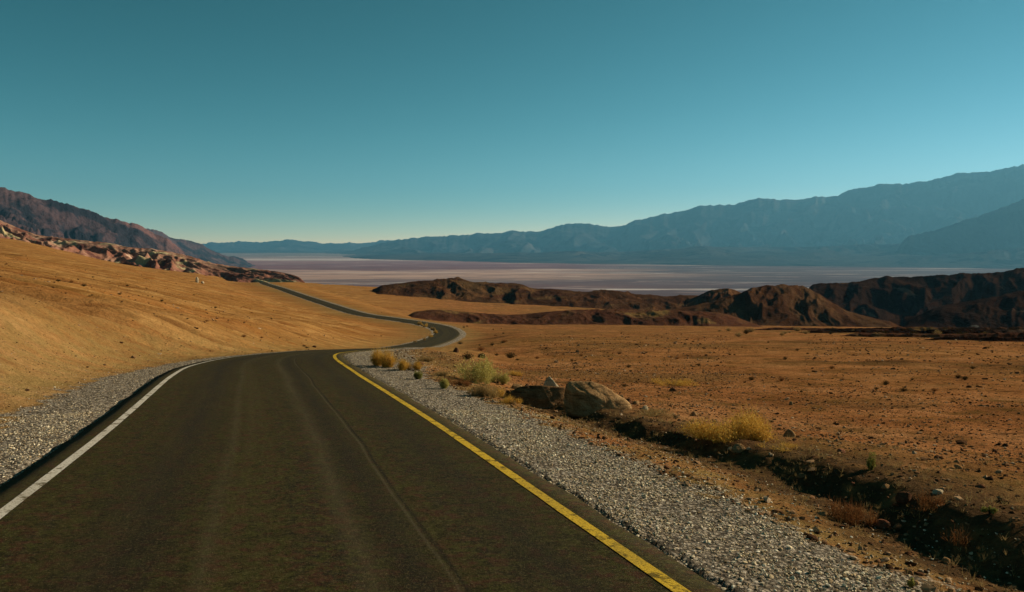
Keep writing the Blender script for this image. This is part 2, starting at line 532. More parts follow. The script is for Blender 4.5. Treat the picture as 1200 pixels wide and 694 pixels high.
def ribbon(name, u0, u1, n, lift, i0, i1, mat, parent=None, skirt=0.0, edge=0.0, seed=0):
    ii = np.arange(i0, i1)
    us = np.linspace(u0, u1, n)
    rows = []
    s = RS[ii] - S0
    for k, u in enumerate(us):
        uu = np.full(len(ii), u)
        if edge and (k == 0 or k == n - 1):
            uu = uu + edge * fbm(s / 0.45, s * 0 + k + seed, 4, 55 + k) * (1 + 0.5 * fbm(s / 3, s * 0 + k, 2, 56))
        crown = 0.0
        z = RC[ii, 2] - cross_at(ii) * uu + lift
        rows.append(np.stack([RC[ii, 0] + RN[ii, 0] * uu, RC[ii, 1] + RN[ii, 1] * uu, z, uu, s], 1))
    if skirt:
        for k, side in ((0, -1), (-1, 1)):
            rrow = rows[k].copy(); rrow[:, 2] -= skirt
            rrow[:, 0] += RN[ii, 0] * side * 0.02; rrow[:, 1] += RN[ii, 1] * side * 0.02
            if k == 0: rows.insert(0, rrow)
            else: rows.append(rrow)
    A = np.stack(rows, 1)
    V = A[..., :3].reshape(-1, 3); uv = A[..., 3:5].reshape(-1, 2)
    return mesh_np(name, V, grid_faces(A.shape[0], A.shape[1])[:, ::-1], mat=mat, uv=uv, parent=parent)


m = NT('asphalt')
uvc = m.n('ShaderNodeUVMap').outputs[0]; co = m.coord()
U, Vv, _ = m.sep(uvc)
grit = m.noise(co, 60.0, 4, 0.8)
grit2 = m.noise(co, 170.0, 2, 0.8)
mot = m.noise(co, 2.2, 6, 0.6)
col = m.ramp(mot, [(0.3, (0.015, 0.0135, 0.0035)), (0.5, (0.028, 0.0235, 0.0055)), (0.72, (0.042, 0.034, 0.008))])
band = m.noise(m.mapped(uvc, scale=(1.0, 0.012, 1)), 1.9, 5, 0.6, 0.2)
col = m.mix(m.ramp(band, [(0.36, 0.75), (0.5, 0.0)]), col, (0.020, 0.016, 0.010))
col = m.mix(m.ramp(band, [(0.52, 0.0), (0.68, 0.65)]), col, (0.068, 0.052, 0.020))
tint = m.noise(co, 7.0, 4, 0.7)
col = m.mix(m.ramp(tint, [(0.48, 0.0), (0.60, 0.85)]), col, (0.060, 0.022, 0.012))
tint2 = m.noise(m.mapped(co, loc=(5, 3, 0)), 9.0, 5, 0.75)
col = m.mix(m.ramp(tint2, [(0.48, 0.0), (0.60, 0.85)]), col, (0.044, 0.046, 0.009))
tint3 = m.noise(m.mapped(co, loc=(1, 8, 0)), 22.0, 5, 0.8)
col = m.mix(m.ramp(tint3, [(0.34, 0.9), (0.50, 0.0)]), col, (0.008, 0.0065, 0.002))
col = m.mix(m.ramp(tint3, [(0.54, 0.0), (0.68, 0.8)]), col, (0.085, 0.068, 0.028))
wob = m.math('MULTIPLY', m.math('SUBTRACT', m.noise(m.mapped(uvc, scale=(0.0, 0.11, 0)), 1.0, 3), 0.5), 0.3)


def track(pos, width, strength, c, brk=0.0):
    global col
    dd = m.math('ABSOLUTE', m.math('SUBTRACT', m.math('ADD', U, wob), pos))
    f = m.math('MULTIPLY', m.math('SUBTRACT', 1.0, m.math('DIVIDE', dd, width), clamp=True), strength)
    f = m.math('MULTIPLY', f, m.ramp(m.noise(m.mapped(uvc, scale=(3, 0.35, 1)), 1.5, 5, 0.7), [(0.25 + brk, 0.25), (0.55 + brk, 1.0)]))
    col = m.mix(f, col, c)


track(-1.15, 0.55, 0.8, (0.016, 0.013, 0.009))
track(-0.62, 0.10, 0.30, (0.085, 0.07, 0.04))
track(0.38, 0.16, 0.38, (0.088, 0.072, 0.040))
track(0.66, 0.28, 0.8, (0.017, 0.014, 0.009))
track(0.86, 0.022, 0.4, (0.11, 0.09, 0.055))
track(0.905, 0.03, 0.9, (0.008, 0.007, 0.005))
track(1.55, 0.40, 0.6, (0.018, 0.015, 0.010))
col = m.mix(m.ramp(grit, [(0.30, 0.8), (0.46, 0.0)]), col, (0.012, 0.010, 0.007))
col = m.mix(m.ramp(grit, [(0.55, 0.0), (0.70, 0.9)]), col, (0.14, 0.11, 0.05))
col = m.mix(m.ramp(grit2, [(0.64, 0.0), (0.80, 0.6)]), col, (0.20, 0.16, 0.10))
dust = m.math('MULTIPLY', m.ramp(m.math('ABSOLUTE', U), [(0.0, 0.0), (1.0, 0.0)]), 1.0)
ed = m.math('ADD', m.math('ABSOLUTE', U), m.math('MULTIPLY', m.noise(co, 3.0, 5, 0.7), 0.5))
edf = m.n('ShaderNodeMapRange'); m.l(ed, edf.inputs[0])
for k, v in ((1, 2.35), (2, 2.95), (3, 0.0), (4, 0.4)): edf.inputs[k].default_value = v
col = m.mix(edf.outputs[0], col, (0.085, 0.066, 0.036))
m.color(col); m.b.inputs['Roughness'].default_value = 0.88
m.b.inputs['Specular IOR Level'].default_value = 0.04
b1 = m.bump(grit, 0.012, 0.9)
m.bump(grit2, 0.004, 0.8, b1)
M_asph = m.m


def paint(name, c0, c1):
    m = NT(name)
    co = m.coord()
    g = m.noise(co, 45.0, 4, 0.8); w = m.noise(co, 6.0, 5, 0.7); big = m.noise(co, 1.0, 3, 0.6)
    c = m.mix(w, c0, c1)
    c = m.mix(m.ramp(g, [(0.36, 0.95), (0.47, 0.0)]), c, (0.05, 0.04, 0.018))
    c = m.mix(m.ramp(w, [(0.53, 0.0), (0.63, 0.85)]), c, (0.07, 0.055, 0.022))
    c = m.mix(m.ramp(big, [(0.5, 0.0), (0.7, 0.3)]), c, (0.14, 0.11, 0.05))
    m.color(c); m.b.inputs['Roughness'].default_value = 0.7
    m.bump(g, 0.008, 0.8)
    return m.m


M_yel = paint('yellow_paint', (0.50, 0.32, 0.030), (0.62, 0.42, 0.055))
M_whi = paint('white_paint', (0.45, 0.41, 0.34), (0.60, 0.56, 0.47))

road = ribbon('road', -HALF_L, HALF_R, 25, 0.0, 0, len(RC), M_asph, skirt=0.16, edge=0.10)
tag(road, kind='structure')
yl = ribbon('edge_line', 2.085, 2.19, 2, 0.005, 0, 86, M_yel, parent=road, edge=0.012, seed=4)
yl['label'] = 'yellow painted edge line'
wl = ribbon('edge_line', -2.27, -2.17, 2, 0.005, 0, 150, M_whi, parent=road, edge=0.012, seed=8)
wl['label'] = 'white painted edge line'

# ------------------------------------------------------------------ hills


def hill_material(name, cols, scale, band=None, patch=None, bumpd=1.0, dark=None):
    m = NT(name)
    co = m.coord()
    a = m.noise(co, scale, 8, 0.65, 0.4)
    n = len(cols)
    c = m.ramp(a, [(0.28 + 0.44 * i / (n - 1), cc) for i, cc in enumerate(cols)])
    if band:
        st = m.noise(m.mapped(co, scale=band[1]), 1.0, 6, 0.6, 0.5)
        c = m.mix(m.ramp(st, [(0.50, 0.0), (0.60, band[2])]), c, band[0])
    if patch:
        for pc, ps, lo, w in patch:
            p = m.noise(m.mapped(co, loc=(ps * 13.7, 0, 0)), scale * ps, 5, 0.6, 0.6)
            c = m.mix(m.ramp(p, [(lo, 0.0), (lo + w, 0.85)]), c, pc)
    f = m.noise(co, scale * 14, 5, 0.7)
    c = m.mix(m.ramp(f, [(0.3, 0.5), (0.5, 0.0)]), c, dark or tuple(x * 0.45 for x in cols[0]))
    m.color(c)
    b1 = m.bump(a, bumpd * 3, 0.5)
    m.bump(f, bumpd, 0.8, b1)
    return m.m


def hill(name, top, base, Yf, Yc, mat, gul=(30, 0.5), lobes=0.0, nx=300, nt=90, ends=(0.05, 0.05), stretch=1.7, seed=1, prof=1.25, back=0.8, base_off=-1.5, warp=0.7, skyn=0.0, sink_ground=True, tmax=1.9):
    """a hill ridge: crest line and foot line given in directions, distances real.
    gul = (spacing in metres, depth as share of height)"""
    tp = np.array(top, float); bp = np.array(base, float)
    px = np.linspace(tp[0, 0], tp[-1, 0], nx)
    tt = np.r_[np.linspace(0, 1, int(nt * 0.65)), np.linspace(1, tmax, nt - int(nt * 0.65) + 1)[1:]]
    T, PX = np.meshgrid(tt, px, indexing='ij')
    yf = np.interp(px, *np.array(Yf, float).T) if isinstance(Yf, list) else np.full(nx, float(Yf))
    yc = np.interp(px, *np.array(Yc, float).T) if isinstance(Yc, list) else np.full(nx, float(Yc))
    ytop = spline(tp[:, 0], tp[:, 1], px); ybase = spline(bp[:, 0], bp[:, 1], px)
    Yd = yf + (yc - yf) * T
    u, _ = ray(PX, 300)
    X = u * Yd
    zt = EYE + yc * ray(px, ytop)[1]
    zb = EYE + yf * ray(px, ybase)[1] + base_off
    if sink_ground:
        zb = np.minimum(zb, base_z(ray(px, 300)[0] * yf, yf) + base_off)
    f_ = np.linspace(0, 1, nx)
    zt = zt + 0.06 * (zt - zb) * fbm(px * yc.mean() / F / 11, px * 0 + seed, 4, seed + 33)
    H = np.maximum(zt - zb, 0.0) * (sstep(0, max(ends[0], 1e-6), f_) * (1 - sstep(1 - max(ends[1], 1e-6), 1, f_)) * 1.0)
    zb = zb - 1.6 * (1 - H / np.maximum(zt - zb, 1e-3).clip(1e-3)).clip(0, 1)
    ZB = zb
    if name == 'low_ridge':
        tap = (sstep(0, max(ends[0], 1e-6), f_) * (1 - sstep(1 - max(ends[1], 1e-6), 1, f_)))
        ZB = base_z(X, Yd) + base_off - 1.2 * (1 - tap)
        H = np.maximum(zt - (base_z(ray(px, 300)[0] * yc, yc) + base_off), 0.0) * tap
    mpp = yc.mean() / F
    xm = PX * mpp
    tc = np.clip(T, 0, 1)
    p = np.where(T <= 1, np.sin(tc * math.pi / 2) ** prof, np.cos(np.clip((T - 1) / (tmax - 1), 0, 1) * math.pi / 2) ** 0.8)
    sp_, dep = gul
    wx = fbm(xm / (sp_ * 2.2), Yd / (sp_ * 2.2), 3, seed + 5) * warp * sp_
    run = np.abs(yc - yf).mean()
    g = ridged((xm + wx) / sp_, T * run / (sp_ * stretch), 4, seed, 0.42)
    env = np.where(T <= 1, (4 * tc * (1 - tc)) ** 0.8, sstep(1.0, 1.25, T))
    env = env * 0.92 + 0.08 * np.where(T <= 1, tc, 1)
    lob = fbm(xm / (sp_ * 4), T * 1.5, 2, seed + 50)
    h = p - dep * env * (1.0 - g) * 1.6 + lobes * lob * env
    Z = ZB + H * np.clip(h, -0.2, 1.3)
    Z = Z + skyn * H * (fbm(X / (sp_ * 0.45), Yd / (sp_ * 0.6), 5, seed + 90, 0.6) * 1.5 - 0.8 * (1 - ridged((xm + wx * 0.6) / (sp_ * 0.28), T * run / (sp_ * 2.5), 3, seed + 91))) * np.clip(T * 1.6, 0, 1)
    V = np.stack([X.ravel(), Yd.ravel(), Z.ravel()], 1)
    o = mesh_np(name, V, grid_faces(len(tt), nx), mat=mat)
    # faces look up
    tag(o, kind='structure')
    return o


# colours of the badlands
M_center = hill_material('brown_badland', [(0.030, 0.013, 0.007), (0.060, 0.027, 0.013), (0.11, 0.055, 0.025)], 0.05,
                         band=((0.15, 0.095, 0.04), (0.03, 0.02, 0.22), 0.4), patch=[((0.15, 0.07, 0.03), 0.7, 0.58, 0.08)], bumpd=1.2)
M_dark = hill_material('dark_badland', [(0.014, 0.007, 0.005), (0.026, 0.013, 0.008), (0.042, 0.022, 0.013)], 0.04,
                       patch=[((0.14, 0.085, 0.055), 0.8, 0.62, 0.06), ((0.20, 0.18, 0.15), 1.3, 0.70, 0.03)], bumpd=1.0)
M_right = hill_material('striped_badland', [(0.026, 0.012, 0.006), (0.056, 0.025, 0.012), (0.10, 0.048, 0.022)], 0.045,
                        band=((0.15, 0.085, 0.04), (0.10, 0.02, 0.03), 0.4), patch=[((0.22, 0.19, 0.12), 1.0, 0.66, 0.05)], bumpd=0.8)
M_ridge = hill_material('maroon_gravel', [(0.055, 0.022, 0.013), (0.085, 0.036, 0.020), (0.13, 0.065, 0.030)], 0.12,
                        patch=[((0.20, 0.125, 0.045), 0.5, 0.58, 0.07)], bumpd=0.5)
M_left = hill_material('painted_badland', [(0.10, 0.038, 0.027), (0.23, 0.10, 0.066), (0.38, 0.22, 0.145)], 0.014,
                       band=((0.36, 0.23, 0.15), (0.012, 0.01, 0.05), 0.6),
                       patch=[((0.42, 0.36, 0.19), 1.2, 0.57, 0.06), ((0.55, 0.37, 0.26), 2.0, 0.57, 0.06), ((0.09, 0.03, 0.025), 1.6, 0.58, 0.06)], bumpd=2.0)
M_mtn = hill_material('purple_rock', [(0.030, 0.022, 0.026), (0.068, 0.044, 0.048), (0.125, 0.074, 0.072)], 0.003,
                      patch=[((0.014, 0.018, 0.026), 1.3, 0.49, 0.05), ((0.17, 0.088, 0.08), 1.1, 0.60, 0.08)], bumpd=14.0)
M_far = hill_material('far_rock', [(0.018, 0.019, 0.022), (0.045, 0.044, 0.045), (0.095, 0.085, 0.078)], 0.0008, patch=[((0.010, 0.011, 0.014), 2.0, 0.54, 0.06)], bumpd=30.0)

# middle ridges
hill('badland_hill', [(425, 339), (448, 334.5), (467, 332), (497, 329), (540, 327), (557, 330), (580, 332), (607, 332), (627, 338), (640, 338), (667, 340),
              (683, 342), (707, 340), (733, 342), (753, 345), (777, 347), (800, 346), (850, 349), (900, 356)],
     [(425, 340), (437, 340), (500, 347), (567, 350), (613, 357), (650, 361), (733, 360), (800, 362), (900, 364)], 532, 590, M_center,
     gul=(20, 0.22), warp=0.6, seed=11, nx=460, nt=110, lobes=0.3, skyn=0.025)
hill('low_ridge', [(462, 374), (478, 368), (490, 364.5), (512, 362.5), (545, 365), (575, 367.5), (607, 368.5), (633, 366), (665, 363.5), (700, 362), (750, 362.5), (800, 364), (850, 366), (930, 374)],
     [(462, 375), (490, 376), (533, 379), (600, 381), (733, 381), (930, 384)], 300, 326, M_ridge, gul=(15, 0.28), seed=21, nx=420, nt=90, base_off=-0.6, lobes=0.25, ends=(0.05, 0.2), skyn=0.05)
hill('badland_hill', [(800, 352), (820, 346), (836, 339), (857, 338), (868, 342), (885, 352)], [(800, 356), (885, 362)], 535, 570, M_center, gul=(14, 0.3), seed=31, nx=160, nt=60)
hill('badland_hill', [(745, 372), (770, 364), (800, 361), (830, 355), (850, 348), (867, 344), (883, 337.5), (910, 334.5), (940, 334.5), (957, 341), (980, 356), (1000, 366),
              (1027, 373), (1047, 378), (1060, 384)],
     [(745, 376), (850, 380), (960, 384), (1060, 387)], [(745, 378), (850, 380), (940, 382), (1060, 368)], [(745, 415), (850, 432), (940, 442), (1060, 392)], M_right, gul=(18, 0.20), warp=0.6, seed=41, nx=460, nt=120, lobes=0.25, skyn=0.035)
hill('badland_hill', [(925, 345), (943, 333.5), (1000, 330), (1027, 325), (1083, 321.5), (1117, 320), (1160, 319.5), (1183, 315.5), (1200, 313), (1260, 305), (1330, 306), (1420, 298), (1520, 300)],
     [(925, 372), (1000, 378), (1100, 384), (1300, 387), (1520, 390)], 575, 675, M_dark, gul=(40, 0.30), warp=0.6, seed=51, nx=520, nt=150, lobes=0.12, skyn=0.02)
hill('badland_hill', [(1045, 386), (1062, 379), (1080, 369), (1100, 360.5), (1133, 353), (1167, 347), (1200, 340), (1260, 334), (1330, 337), (1420, 328), (1520, 332)],
     [(1045, 388), (1100, 389), (1200, 390), (1520, 394)], 378, 428, M_dark, gul=(24, 0.26), warp=0.6, seed=61, nx=400, nt=110, lobes=0.12, skyn=0.025)
for Y0_, yt_, x0_, sd0 in ((178, 383.5, 780, 71), (136, 386.3, 840, 72), (104, 390.0, 900, 73), (86, 394.5, 1010, 74)):
    hill('low_ridge', [(x0_, yt_ + 3), (x0_ + 60, yt_ + 1.5), (x0_ + 130, yt_), (x0_ + 200, yt_ + 1), (x0_ + 280, yt_ - 0.5), (1300, yt_), (1500, yt_ + 1)],
         [(x0_, yt_ + 5), (1500, yt_ + 6)], Y0_, Y0_ + 1.7, M_ridge if sd0 in (71, 73) else M_dark, gul=(5, 0.35), seed=sd0, nx=460, nt=40, base_off=-0.3, lobes=0.7, ends=(0.2, 0.02), skyn=0.15)

# painted badlands on the left
hill('badland_hill', [(-420, 232), (-250, 236), (-120, 246), (0, 257), (20, 265), (43, 274), (67, 277), (100, 281), (133, 285), (150, 289), (175, 291), (200, 295), (227, 301), (247, 308),
              (283, 313), (317, 317), (343, 322), (363, 330.5), (372, 336)],
     [(-420, 262), (-100, 272), (0, 282), (50, 294), (100, 304), (150, 316), (187, 321), (233, 326), (283, 331), (333, 334), (372, 338)],
     [(-420, 640), (150, 640), (372, 640)], [(-420, 1250), (0, 1150), (150, 950), (250, 850), (372, 690)], M_left, gul=(46, 0.50), seed=81, nx=680, nt=160, lobes=0.3, base_off=-4, skyn=0.02, tmax=1.6, stretch=2.2, ends=(0.0, 0.03))

# ------------------------------------------------------------------ valley floor
m = NT('salt_flat')
co = m.coord()
X_, Y_, Z_ = m.sep(co)
w = m.math('SUBTRACT', m.noise(m.mapped(co, scale=(0.00045, 0.0014, 1)), 1.0, 8, 0.65, 0.6), 0.5)
dist = m.math('MULTIPLY', 0.855, m.math('ADD', m.math('ADD', Y_, m.math('MULTIPLY', X_, -0.12)), m.math('MULTIPLY', w, 3200.0)))
mr = m.n('ShaderNodeMapRange'); m.l(dist, mr.inputs[0]); mr.inputs[1].default_value = 3500; mr.inputs[2].default_value = 18000
km = lambda k: (k * 1000 - 3500) / 14500
band = m.ramp(mr.outputs[0], [(km(3.6), (0.16, 0.095, 0.085)), (km(4.6), (0.15, 0.075, 0.072)), (km(5.3), (0.15, 0.095, 0.09)), (km(5.7), (0.40, 0.25, 0.185)), (km(6.3), (0.50, 0.31, 0.225)),
                               (km(7.4), (0.44, 0.27, 0.21)), (km(7.9), (0.19, 0.08, 0.08)), (km(9.5), (0.23, 0.095, 0.10)), (km(11.5), (0.30, 0.15, 0.14)), (km(12.6), (0.62, 0.52, 0.46)),
                               (km(13.6), (0.35, 0.24, 0.22)), (km(16), (0.2, 0.16, 0.14))])
xm_ = m.n('ShaderNodeMapRange'); m.l(m.math('ADD', X_, m.math('MULTIPLY', w, 3500.0)), xm_.inputs[0]); xm_.inputs[1].default_value = 300; xm_.inputs[2].default_value = 1800; xm_.inputs[4].default_value = 0.93
band = m.mix(xm_.outputs[0], band, m.ramp(m.noise(m.mapped(co, scale=(0.0003, 0.002, 1), loc=(2, 2, 0)), 1.0, 6, 0.6, 0.4), [(0.4, (0.06, 0.04, 0.047)), (0.55, (0.095, 0.062, 0.068)), (0.64, (0.22, 0.16, 0.15))]))
salt = m.noise(m.mapped(co, scale=(0.00035, 0.0022, 1)), 1.0, 7, 0.65, 0.5)
band = m.mix(m.ramp(salt, [(0.575, 0.0), (0.64, 0.85)]), band, (0.72, 0.62, 0.56))
drk = m.noise(m.mapped(co, scale=(0.0004, 0.003, 1), loc=(9, 4, 0)), 1.0, 6, 0.6, 0.5)
band = m.mix(m.ramp(drk, [(0.55, 0.0), (0.66, 0.6)]), band, (0.11, 0.055, 0.055))
mt_ = m.noise(m.mapped(co, scale=(0.0016, 0.0042, 1), loc=(3, 5, 0)), 1.0, 8, 0.7, 0.8)
band = m.mix(m.ramp(mt_, [(0.40, 0.45), (0.52, 0.0)]), band, (0.12, 0.062, 0.06))
band = m.mix(m.ramp(mt_, [(0.56, 0.0), (0.68, 0.45)]), band, (0.52, 0.38, 0.32))
m.color(band)
gx = np.linspace(-45000, 45000, 46); gy = np.linspace(900, 33500, 46)
A, B = np.meshgrid(gx, gy)
vf = mesh_np('salt_flat', np.stack([A.ravel(), B.ravel(), np.full(A.size, VALLEY)], 1), grid_faces(46, 46), mat=m.m)
tag(vf, kind='structure')

# ------------------------------------------------------------------ mountains


def mountain(name, top, foot, Yf, Yc, mat, spur, seed, nx=500, nt=160, fan=0.35, fanz=0.10, rough=0.5, tmax=1.5, skyn=0.03, relief=0.75):
    """range with alluvial apron: foot -> apron (share fan of the way, fanz of the height) -> spurs -> crest"""
    tp = np.array(top, float)
    px = np.linspace(tp[0, 0], tp[-1, 0], nx)
    tt = np.r_[np.linspace(0, 1, int(nt * 0.75)), np.linspace(1, tmax, nt - int(nt * 0.75) + 1)[1:]]
    T, PX = np.meshgrid(tt, px, indexing='ij')
    yf = np.interp(px, *np.array(Yf, float).T); yc = np.interp(px, *np.array(Yc, float).T)
    zt = EYE + yc * ray(px, spline(tp[:, 0], tp[:, 1], px))[1]
    zb = np.full(nx, VALLEY - 6.0)
    jit = yc / F * (5.0 * fbm(px / 30, px * 0 + seed, 5, seed + 21, 0.62) + 2.0 * np.abs(fbm(px / 11, px * 0 + seed, 3, seed + 22, 0.6)))
    f_ = np.linspace(0, 1, nx); H = np.maximum(zt - zb, 1) * sstep(0, 0.07, f_) * (1 - sstep(0.9, 1, f_))
    Yd = yf + (yc - yf) * T
    u, _ = ray(PX, 300); X = u * Yd
    xm = PX * (yc / F)
    wx = fbm(X / (spur * 2.5), Yd / (spur * 2.5), 4, seed + 3) * spur * 1.1
    wy = fbm(X / (spur * 2.5), Yd / (spur * 2.5), 4, seed + 9) * spur * 1.1
    g = ridged((X + wx) / spur, (Yd + wy) / (spur * 1.9), 6, seed, rough)       # 0..1, 1 on spur lines
    g2 = ridged((X + wx) / (spur * 2.3), (Yd + wy) / (spur * 3.5), 3, seed + 40, 0.5)
    g = 0.6 * g + 0.4 * g2
    fan_t = fan + 0.55 * (0.62 - g)                         # spurs reach further out than the gaps between
    q = np.clip((T - fan_t) / (1 - fan_t), 0, 1)
    ap = fanz * np.clip(T / np.maximum(fan_t, 0.05), 0, 1) ** 1.3
    up = (1 - fanz) * (0.62 * q + 0.38 * q * q)
    h = ap + up
    env = sstep(0, 0.35, q) * (1 - sstep(0.75, 1.0, T))
    h = h - relief * env * (1.0 - g)
    h = np.where(T > 1, 1 - 0.7 * (T - 1) / (tmax - 1) - 0.3 * sstep(1, 1.2, T) * (1 - g), h)
    Z = zb + H * h + jit * sstep(0.80, 1.0, T) * (1 - sstep(1.0, 1.25, T)) + skyn * H * fbm(X / (spur * 0.5), Yd / (spur * 0.5), 5, seed + 70) * sstep(0.3, 1, T)
    o = mesh_np(name, np.stack([X.ravel(), Yd.ravel(), Z.ravel()], 1), grid_faces(len(tt), nx), mat=mat)
    tag(o, kind='structure')
    return o


mountain('mountain_range', [(380, 290), (420, 286.5), (460, 283), (500, 277.5), (530, 277), (560, 274), (585, 273.5), (600, 270.5), (625, 272), (650, 266), (665, 263), (685, 262), (700, 265), (722, 266), (750, 257.5), (770, 252), (790, 249.5), (805, 245.5),
          (830, 241), (850, 240), (880, 235), (905, 233), (930, 234.5), (950, 231), (975, 230), (988, 225), (1000, 222), (1020, 219), (1050, 215.5), (1075, 214.5), (1090, 212), (1110, 206), (1125, 202.5), (1150, 202), (1175, 197),
          (1200, 193), (1300, 180), (1420, 172), (1560, 176)],
         None, [(380, 14500), (600, 11500), (850, 10200), (1200, 9200), (1560, 9200)], [(380, 24000), (600, 22500), (850, 20500), (1200, 17500), (1560, 17000)], M_far, 1500, 101, nx=820, nt=260, fan=0.40, fanz=0.16, skyn=0.03, relief=1.0)
# long foot spurs in front of the range
mountain('mountain_range', [(1030, 287), (1050, 281), (1085, 272), (1120, 262), (1150, 252), (1180, 241), (1200, 232), (1260, 215), (1330, 215), (1420, 205), (1560, 210)], None,
         [(1030, 9800), (1200, 9000), (1560, 8600)], [(1030, 12000), (1200, 11800), (1560, 11500)], M_far, 700, 131, nx=340, nt=150, fan=0.42, fanz=0.25, skyn=0.03, tmax=1.35, relief=1.0)
mountain('mountain_range', [(60, 285), (150, 283), (235, 286), (250, 284.8), (270, 284), (285, 283), (310, 284), (340, 281.5), (360, 283), (385, 285.5), (405, 284.5), (430, 285.5), (450, 282), (465, 280.5), (480, 283), (505, 287), (560, 288)], None,
         [(60, 21000), (560, 24500)], [(60, 30500), (560, 31000)], M_far, 2600, 151, nx=360, nt=110, fan=0.35, fanz=0.08, tmax=1.2)
mountain('mountain_range', [(-450, 170), (-300, 182), (-150, 200), (-60, 214), (0, 221), (15, 224), (33, 229), (67, 236), (93, 243), (117, 252), (133, 257), (150, 262), (160, 262.5), (173, 268), (187, 277), (200, 284), (225, 295), (250, 304), (275, 309)], None,
         [(-450, 1900), (0, 2000), (150, 2700), (275, 3600)], [(-450, 3600), (0, 3900), (150, 4300), (275, 4600)], M_mtn, 330, 171, nx=520, nt=200, fan=0.10, fanz=0.12, rough=0.62, skyn=0.09, tmax=1.3, relief=0.95)
mountain('mountain_range', [(120, 258), (160, 266), (180, 270), (200, 278), (227, 283.5), (247, 291.5), (267, 300), (283, 304), (300, 308)], None,
         [(120, 5500), (300, 8500)], [(120, 8500), (300, 10500)], M_mtn, 650, 191, nx=220, nt=90, fan=0.2, fanz=0.1)

# ------------------------------------------------------------------ rocks


def ico(sub):
    import bmesh
    bm = bmesh.new(); bmesh.ops.create_icosphere(bm, subdivisions=sub, radius=1)
    V = np.array([v.co[:] for v in bm.verts]); Fc = np.array([[v.index for v in f.verts] for f in bm.faces]); bm.free()
    return V, Fc


ICO = {k: ico(k) for k in (1, 2, 3, 4, 5)}


def hull_planes(pts):
    import bmesh
    bm = bmesh.new()
    for p in pts: bm.verts.new(p)
    bmesh.ops.convex_hull(bm, input=bm.verts)
    bm.normal_update()
    N = []; D = []
    cen = np.mean(np.array(pts), 0)
    for f in bm.faces:
        n = np.array(f.normal[:]); c = np.array(f.calc_center_median()[:])
        d = n @ (c - cen)
        if d < 0: n, d = -n, -d
        N.append(n); D.append(max(d, 1e-3))
    bm.free()
    return cen, np.array(N), np.array(D)


def rock_verts(pts, sub, rough, seed, soft=9.0, strata=None, cut=(0.74, 0.93)):
    """angular boulder: a convex hull softened, chipped and layered"""
    cen, N, D = hull_planes(pts)
    V, Fc = ICO[sub]
    gq = np.random.default_rng(seed + 1000)
    pq = np.array(pts) - cen
    for _ in range(16):
        nn = gq.normal(size=3); nn /= np.linalg.norm(nn)
        N = np.vstack([N, nn]); D = np.r_[D, np.max(pq @ nn) * gq.uniform(*cut)]
    dots = V @ N.T
    inv = np.maximum(dots, 1e-4) / D
    r = 1.0 / (np.sum(inv ** soft, 1) ** (1 / soft))
    P_ = V * r[:, None]
    size = r.mean()
    q = P_ / size
    n1 = fbm(q[:, 0] * 2.1 + q[:, 2] * 1.3, q[:, 1] * 2.1 - q[:, 2] * 1.1, 5, seed, 0.6)
    n2 = ridged(q[:, 0] * 1.2 + q[:, 1] * .7 + 4, q[:, 2] * 1.5 + q[:, 1] * 1.1, 4, seed + 7, 0.55)
    disp = rough * (n1 * 0.9 - sstep(0.80, 1.0, n2) * 0.55)
    if strata is not None:
        d, freq, amt = strata
        w = q @ np.array(d) * freq + 0.5 * fbm(q[:, 0] * 1.5, q[:, 1] * 1.5, 3, seed + 3)
        fr = w - np.floor(w)
        disp = disp - amt * (1 - sstep(0.0, 0.22, fr)) + amt * 0.5 * (np.floor(w) % 2)
    P_ = P_ * (1 + disp)[:, None]
    return P_ + cen, Fc


def rock_material(name, cols, light, scale):
    m = NT(name)
    co = m.coord()
    a = m.noise(co, scale, 8, 0.65, 0.3)
    c = m.ramp(a, [(0.3, cols[0]), (0.5, cols[1]), (0.7, cols[2])])
    st = m.noise(m.mapped(co, rot=(0.3, R(20), 0.4), scale=(0.6, 1.0, 5.0)), scale * 1.2, 6, 0.65, 0.6)
    c = m.mix(m.ramp(st, [(0.36, 0.75), (0.47, 0.0)]), c, tuple(x * 0.4 for x in cols[0]))
    f = m.noise(co, scale * 18, 6, 0.7)
    c = m.mix(m.ramp(f, [(0.34, 0.65), (0.5, 0.0)]), c, tuple(x * 0.5 for x in cols[0]))
    c = m.mix(m.ramp(f, [(0.56, 0.0), (0.72, 0.5)]), c, light)
    m.color(c)
    b1 = m.bump(st, 0.05, 0.6)
    m.bump(f, 0.02, 0.9, b1)
    return m.m


M_rock = rock_material('sandstone', [(0.15, 0.085, 0.036), (0.34, 0.20, 0.09), (0.50, 0.325, 0.155)], (0.62, 0.45, 0.26), 2.2)
M_rockd = rock_material('dark_stone', [(0.065, 0.03, 0.018), (0.11, 0.055, 0.03), (0.17, 0.10, 0.05)], (0.24, 0.17, 0.10), 2.5)
M_slab = rock_material('brown_stone', [(0.085, 0.045, 0.022), (0.18, 0.10, 0.045), (0.32, 0.20, 0.10)], (0.46, 0.33, 0.18), 2.4)
M_rockp = rock_material('pale_stone', [(0.34, 0.26, 0.16), (0.47, 0.38, 0.24), (0.58, 0.48, 0.33)], (0.62, 0.54, 0.40), 2.5)
M_rockr = rock_material('reddish_stone', [(0.15, 0.058, 0.032), (0.24, 0.105, 0.058), (0.32, 0.16, 0.09)], (0.40, 0.25, 0.15), 3.0)


def boulder(name, pts, loc, mat, label, sub=5, rough=0.06, seed=1, soft=11, strata=None, cat='boulder', group=None, cut=(0.74, 0.93)):
    V, Fc = rock_verts(pts, sub, rough, seed, soft, strata, cut)
    o = mesh_np(name, V, Ft=Fc, mat=mat)
    o.location = loc
    tag(o, label, cat, group)
    return o


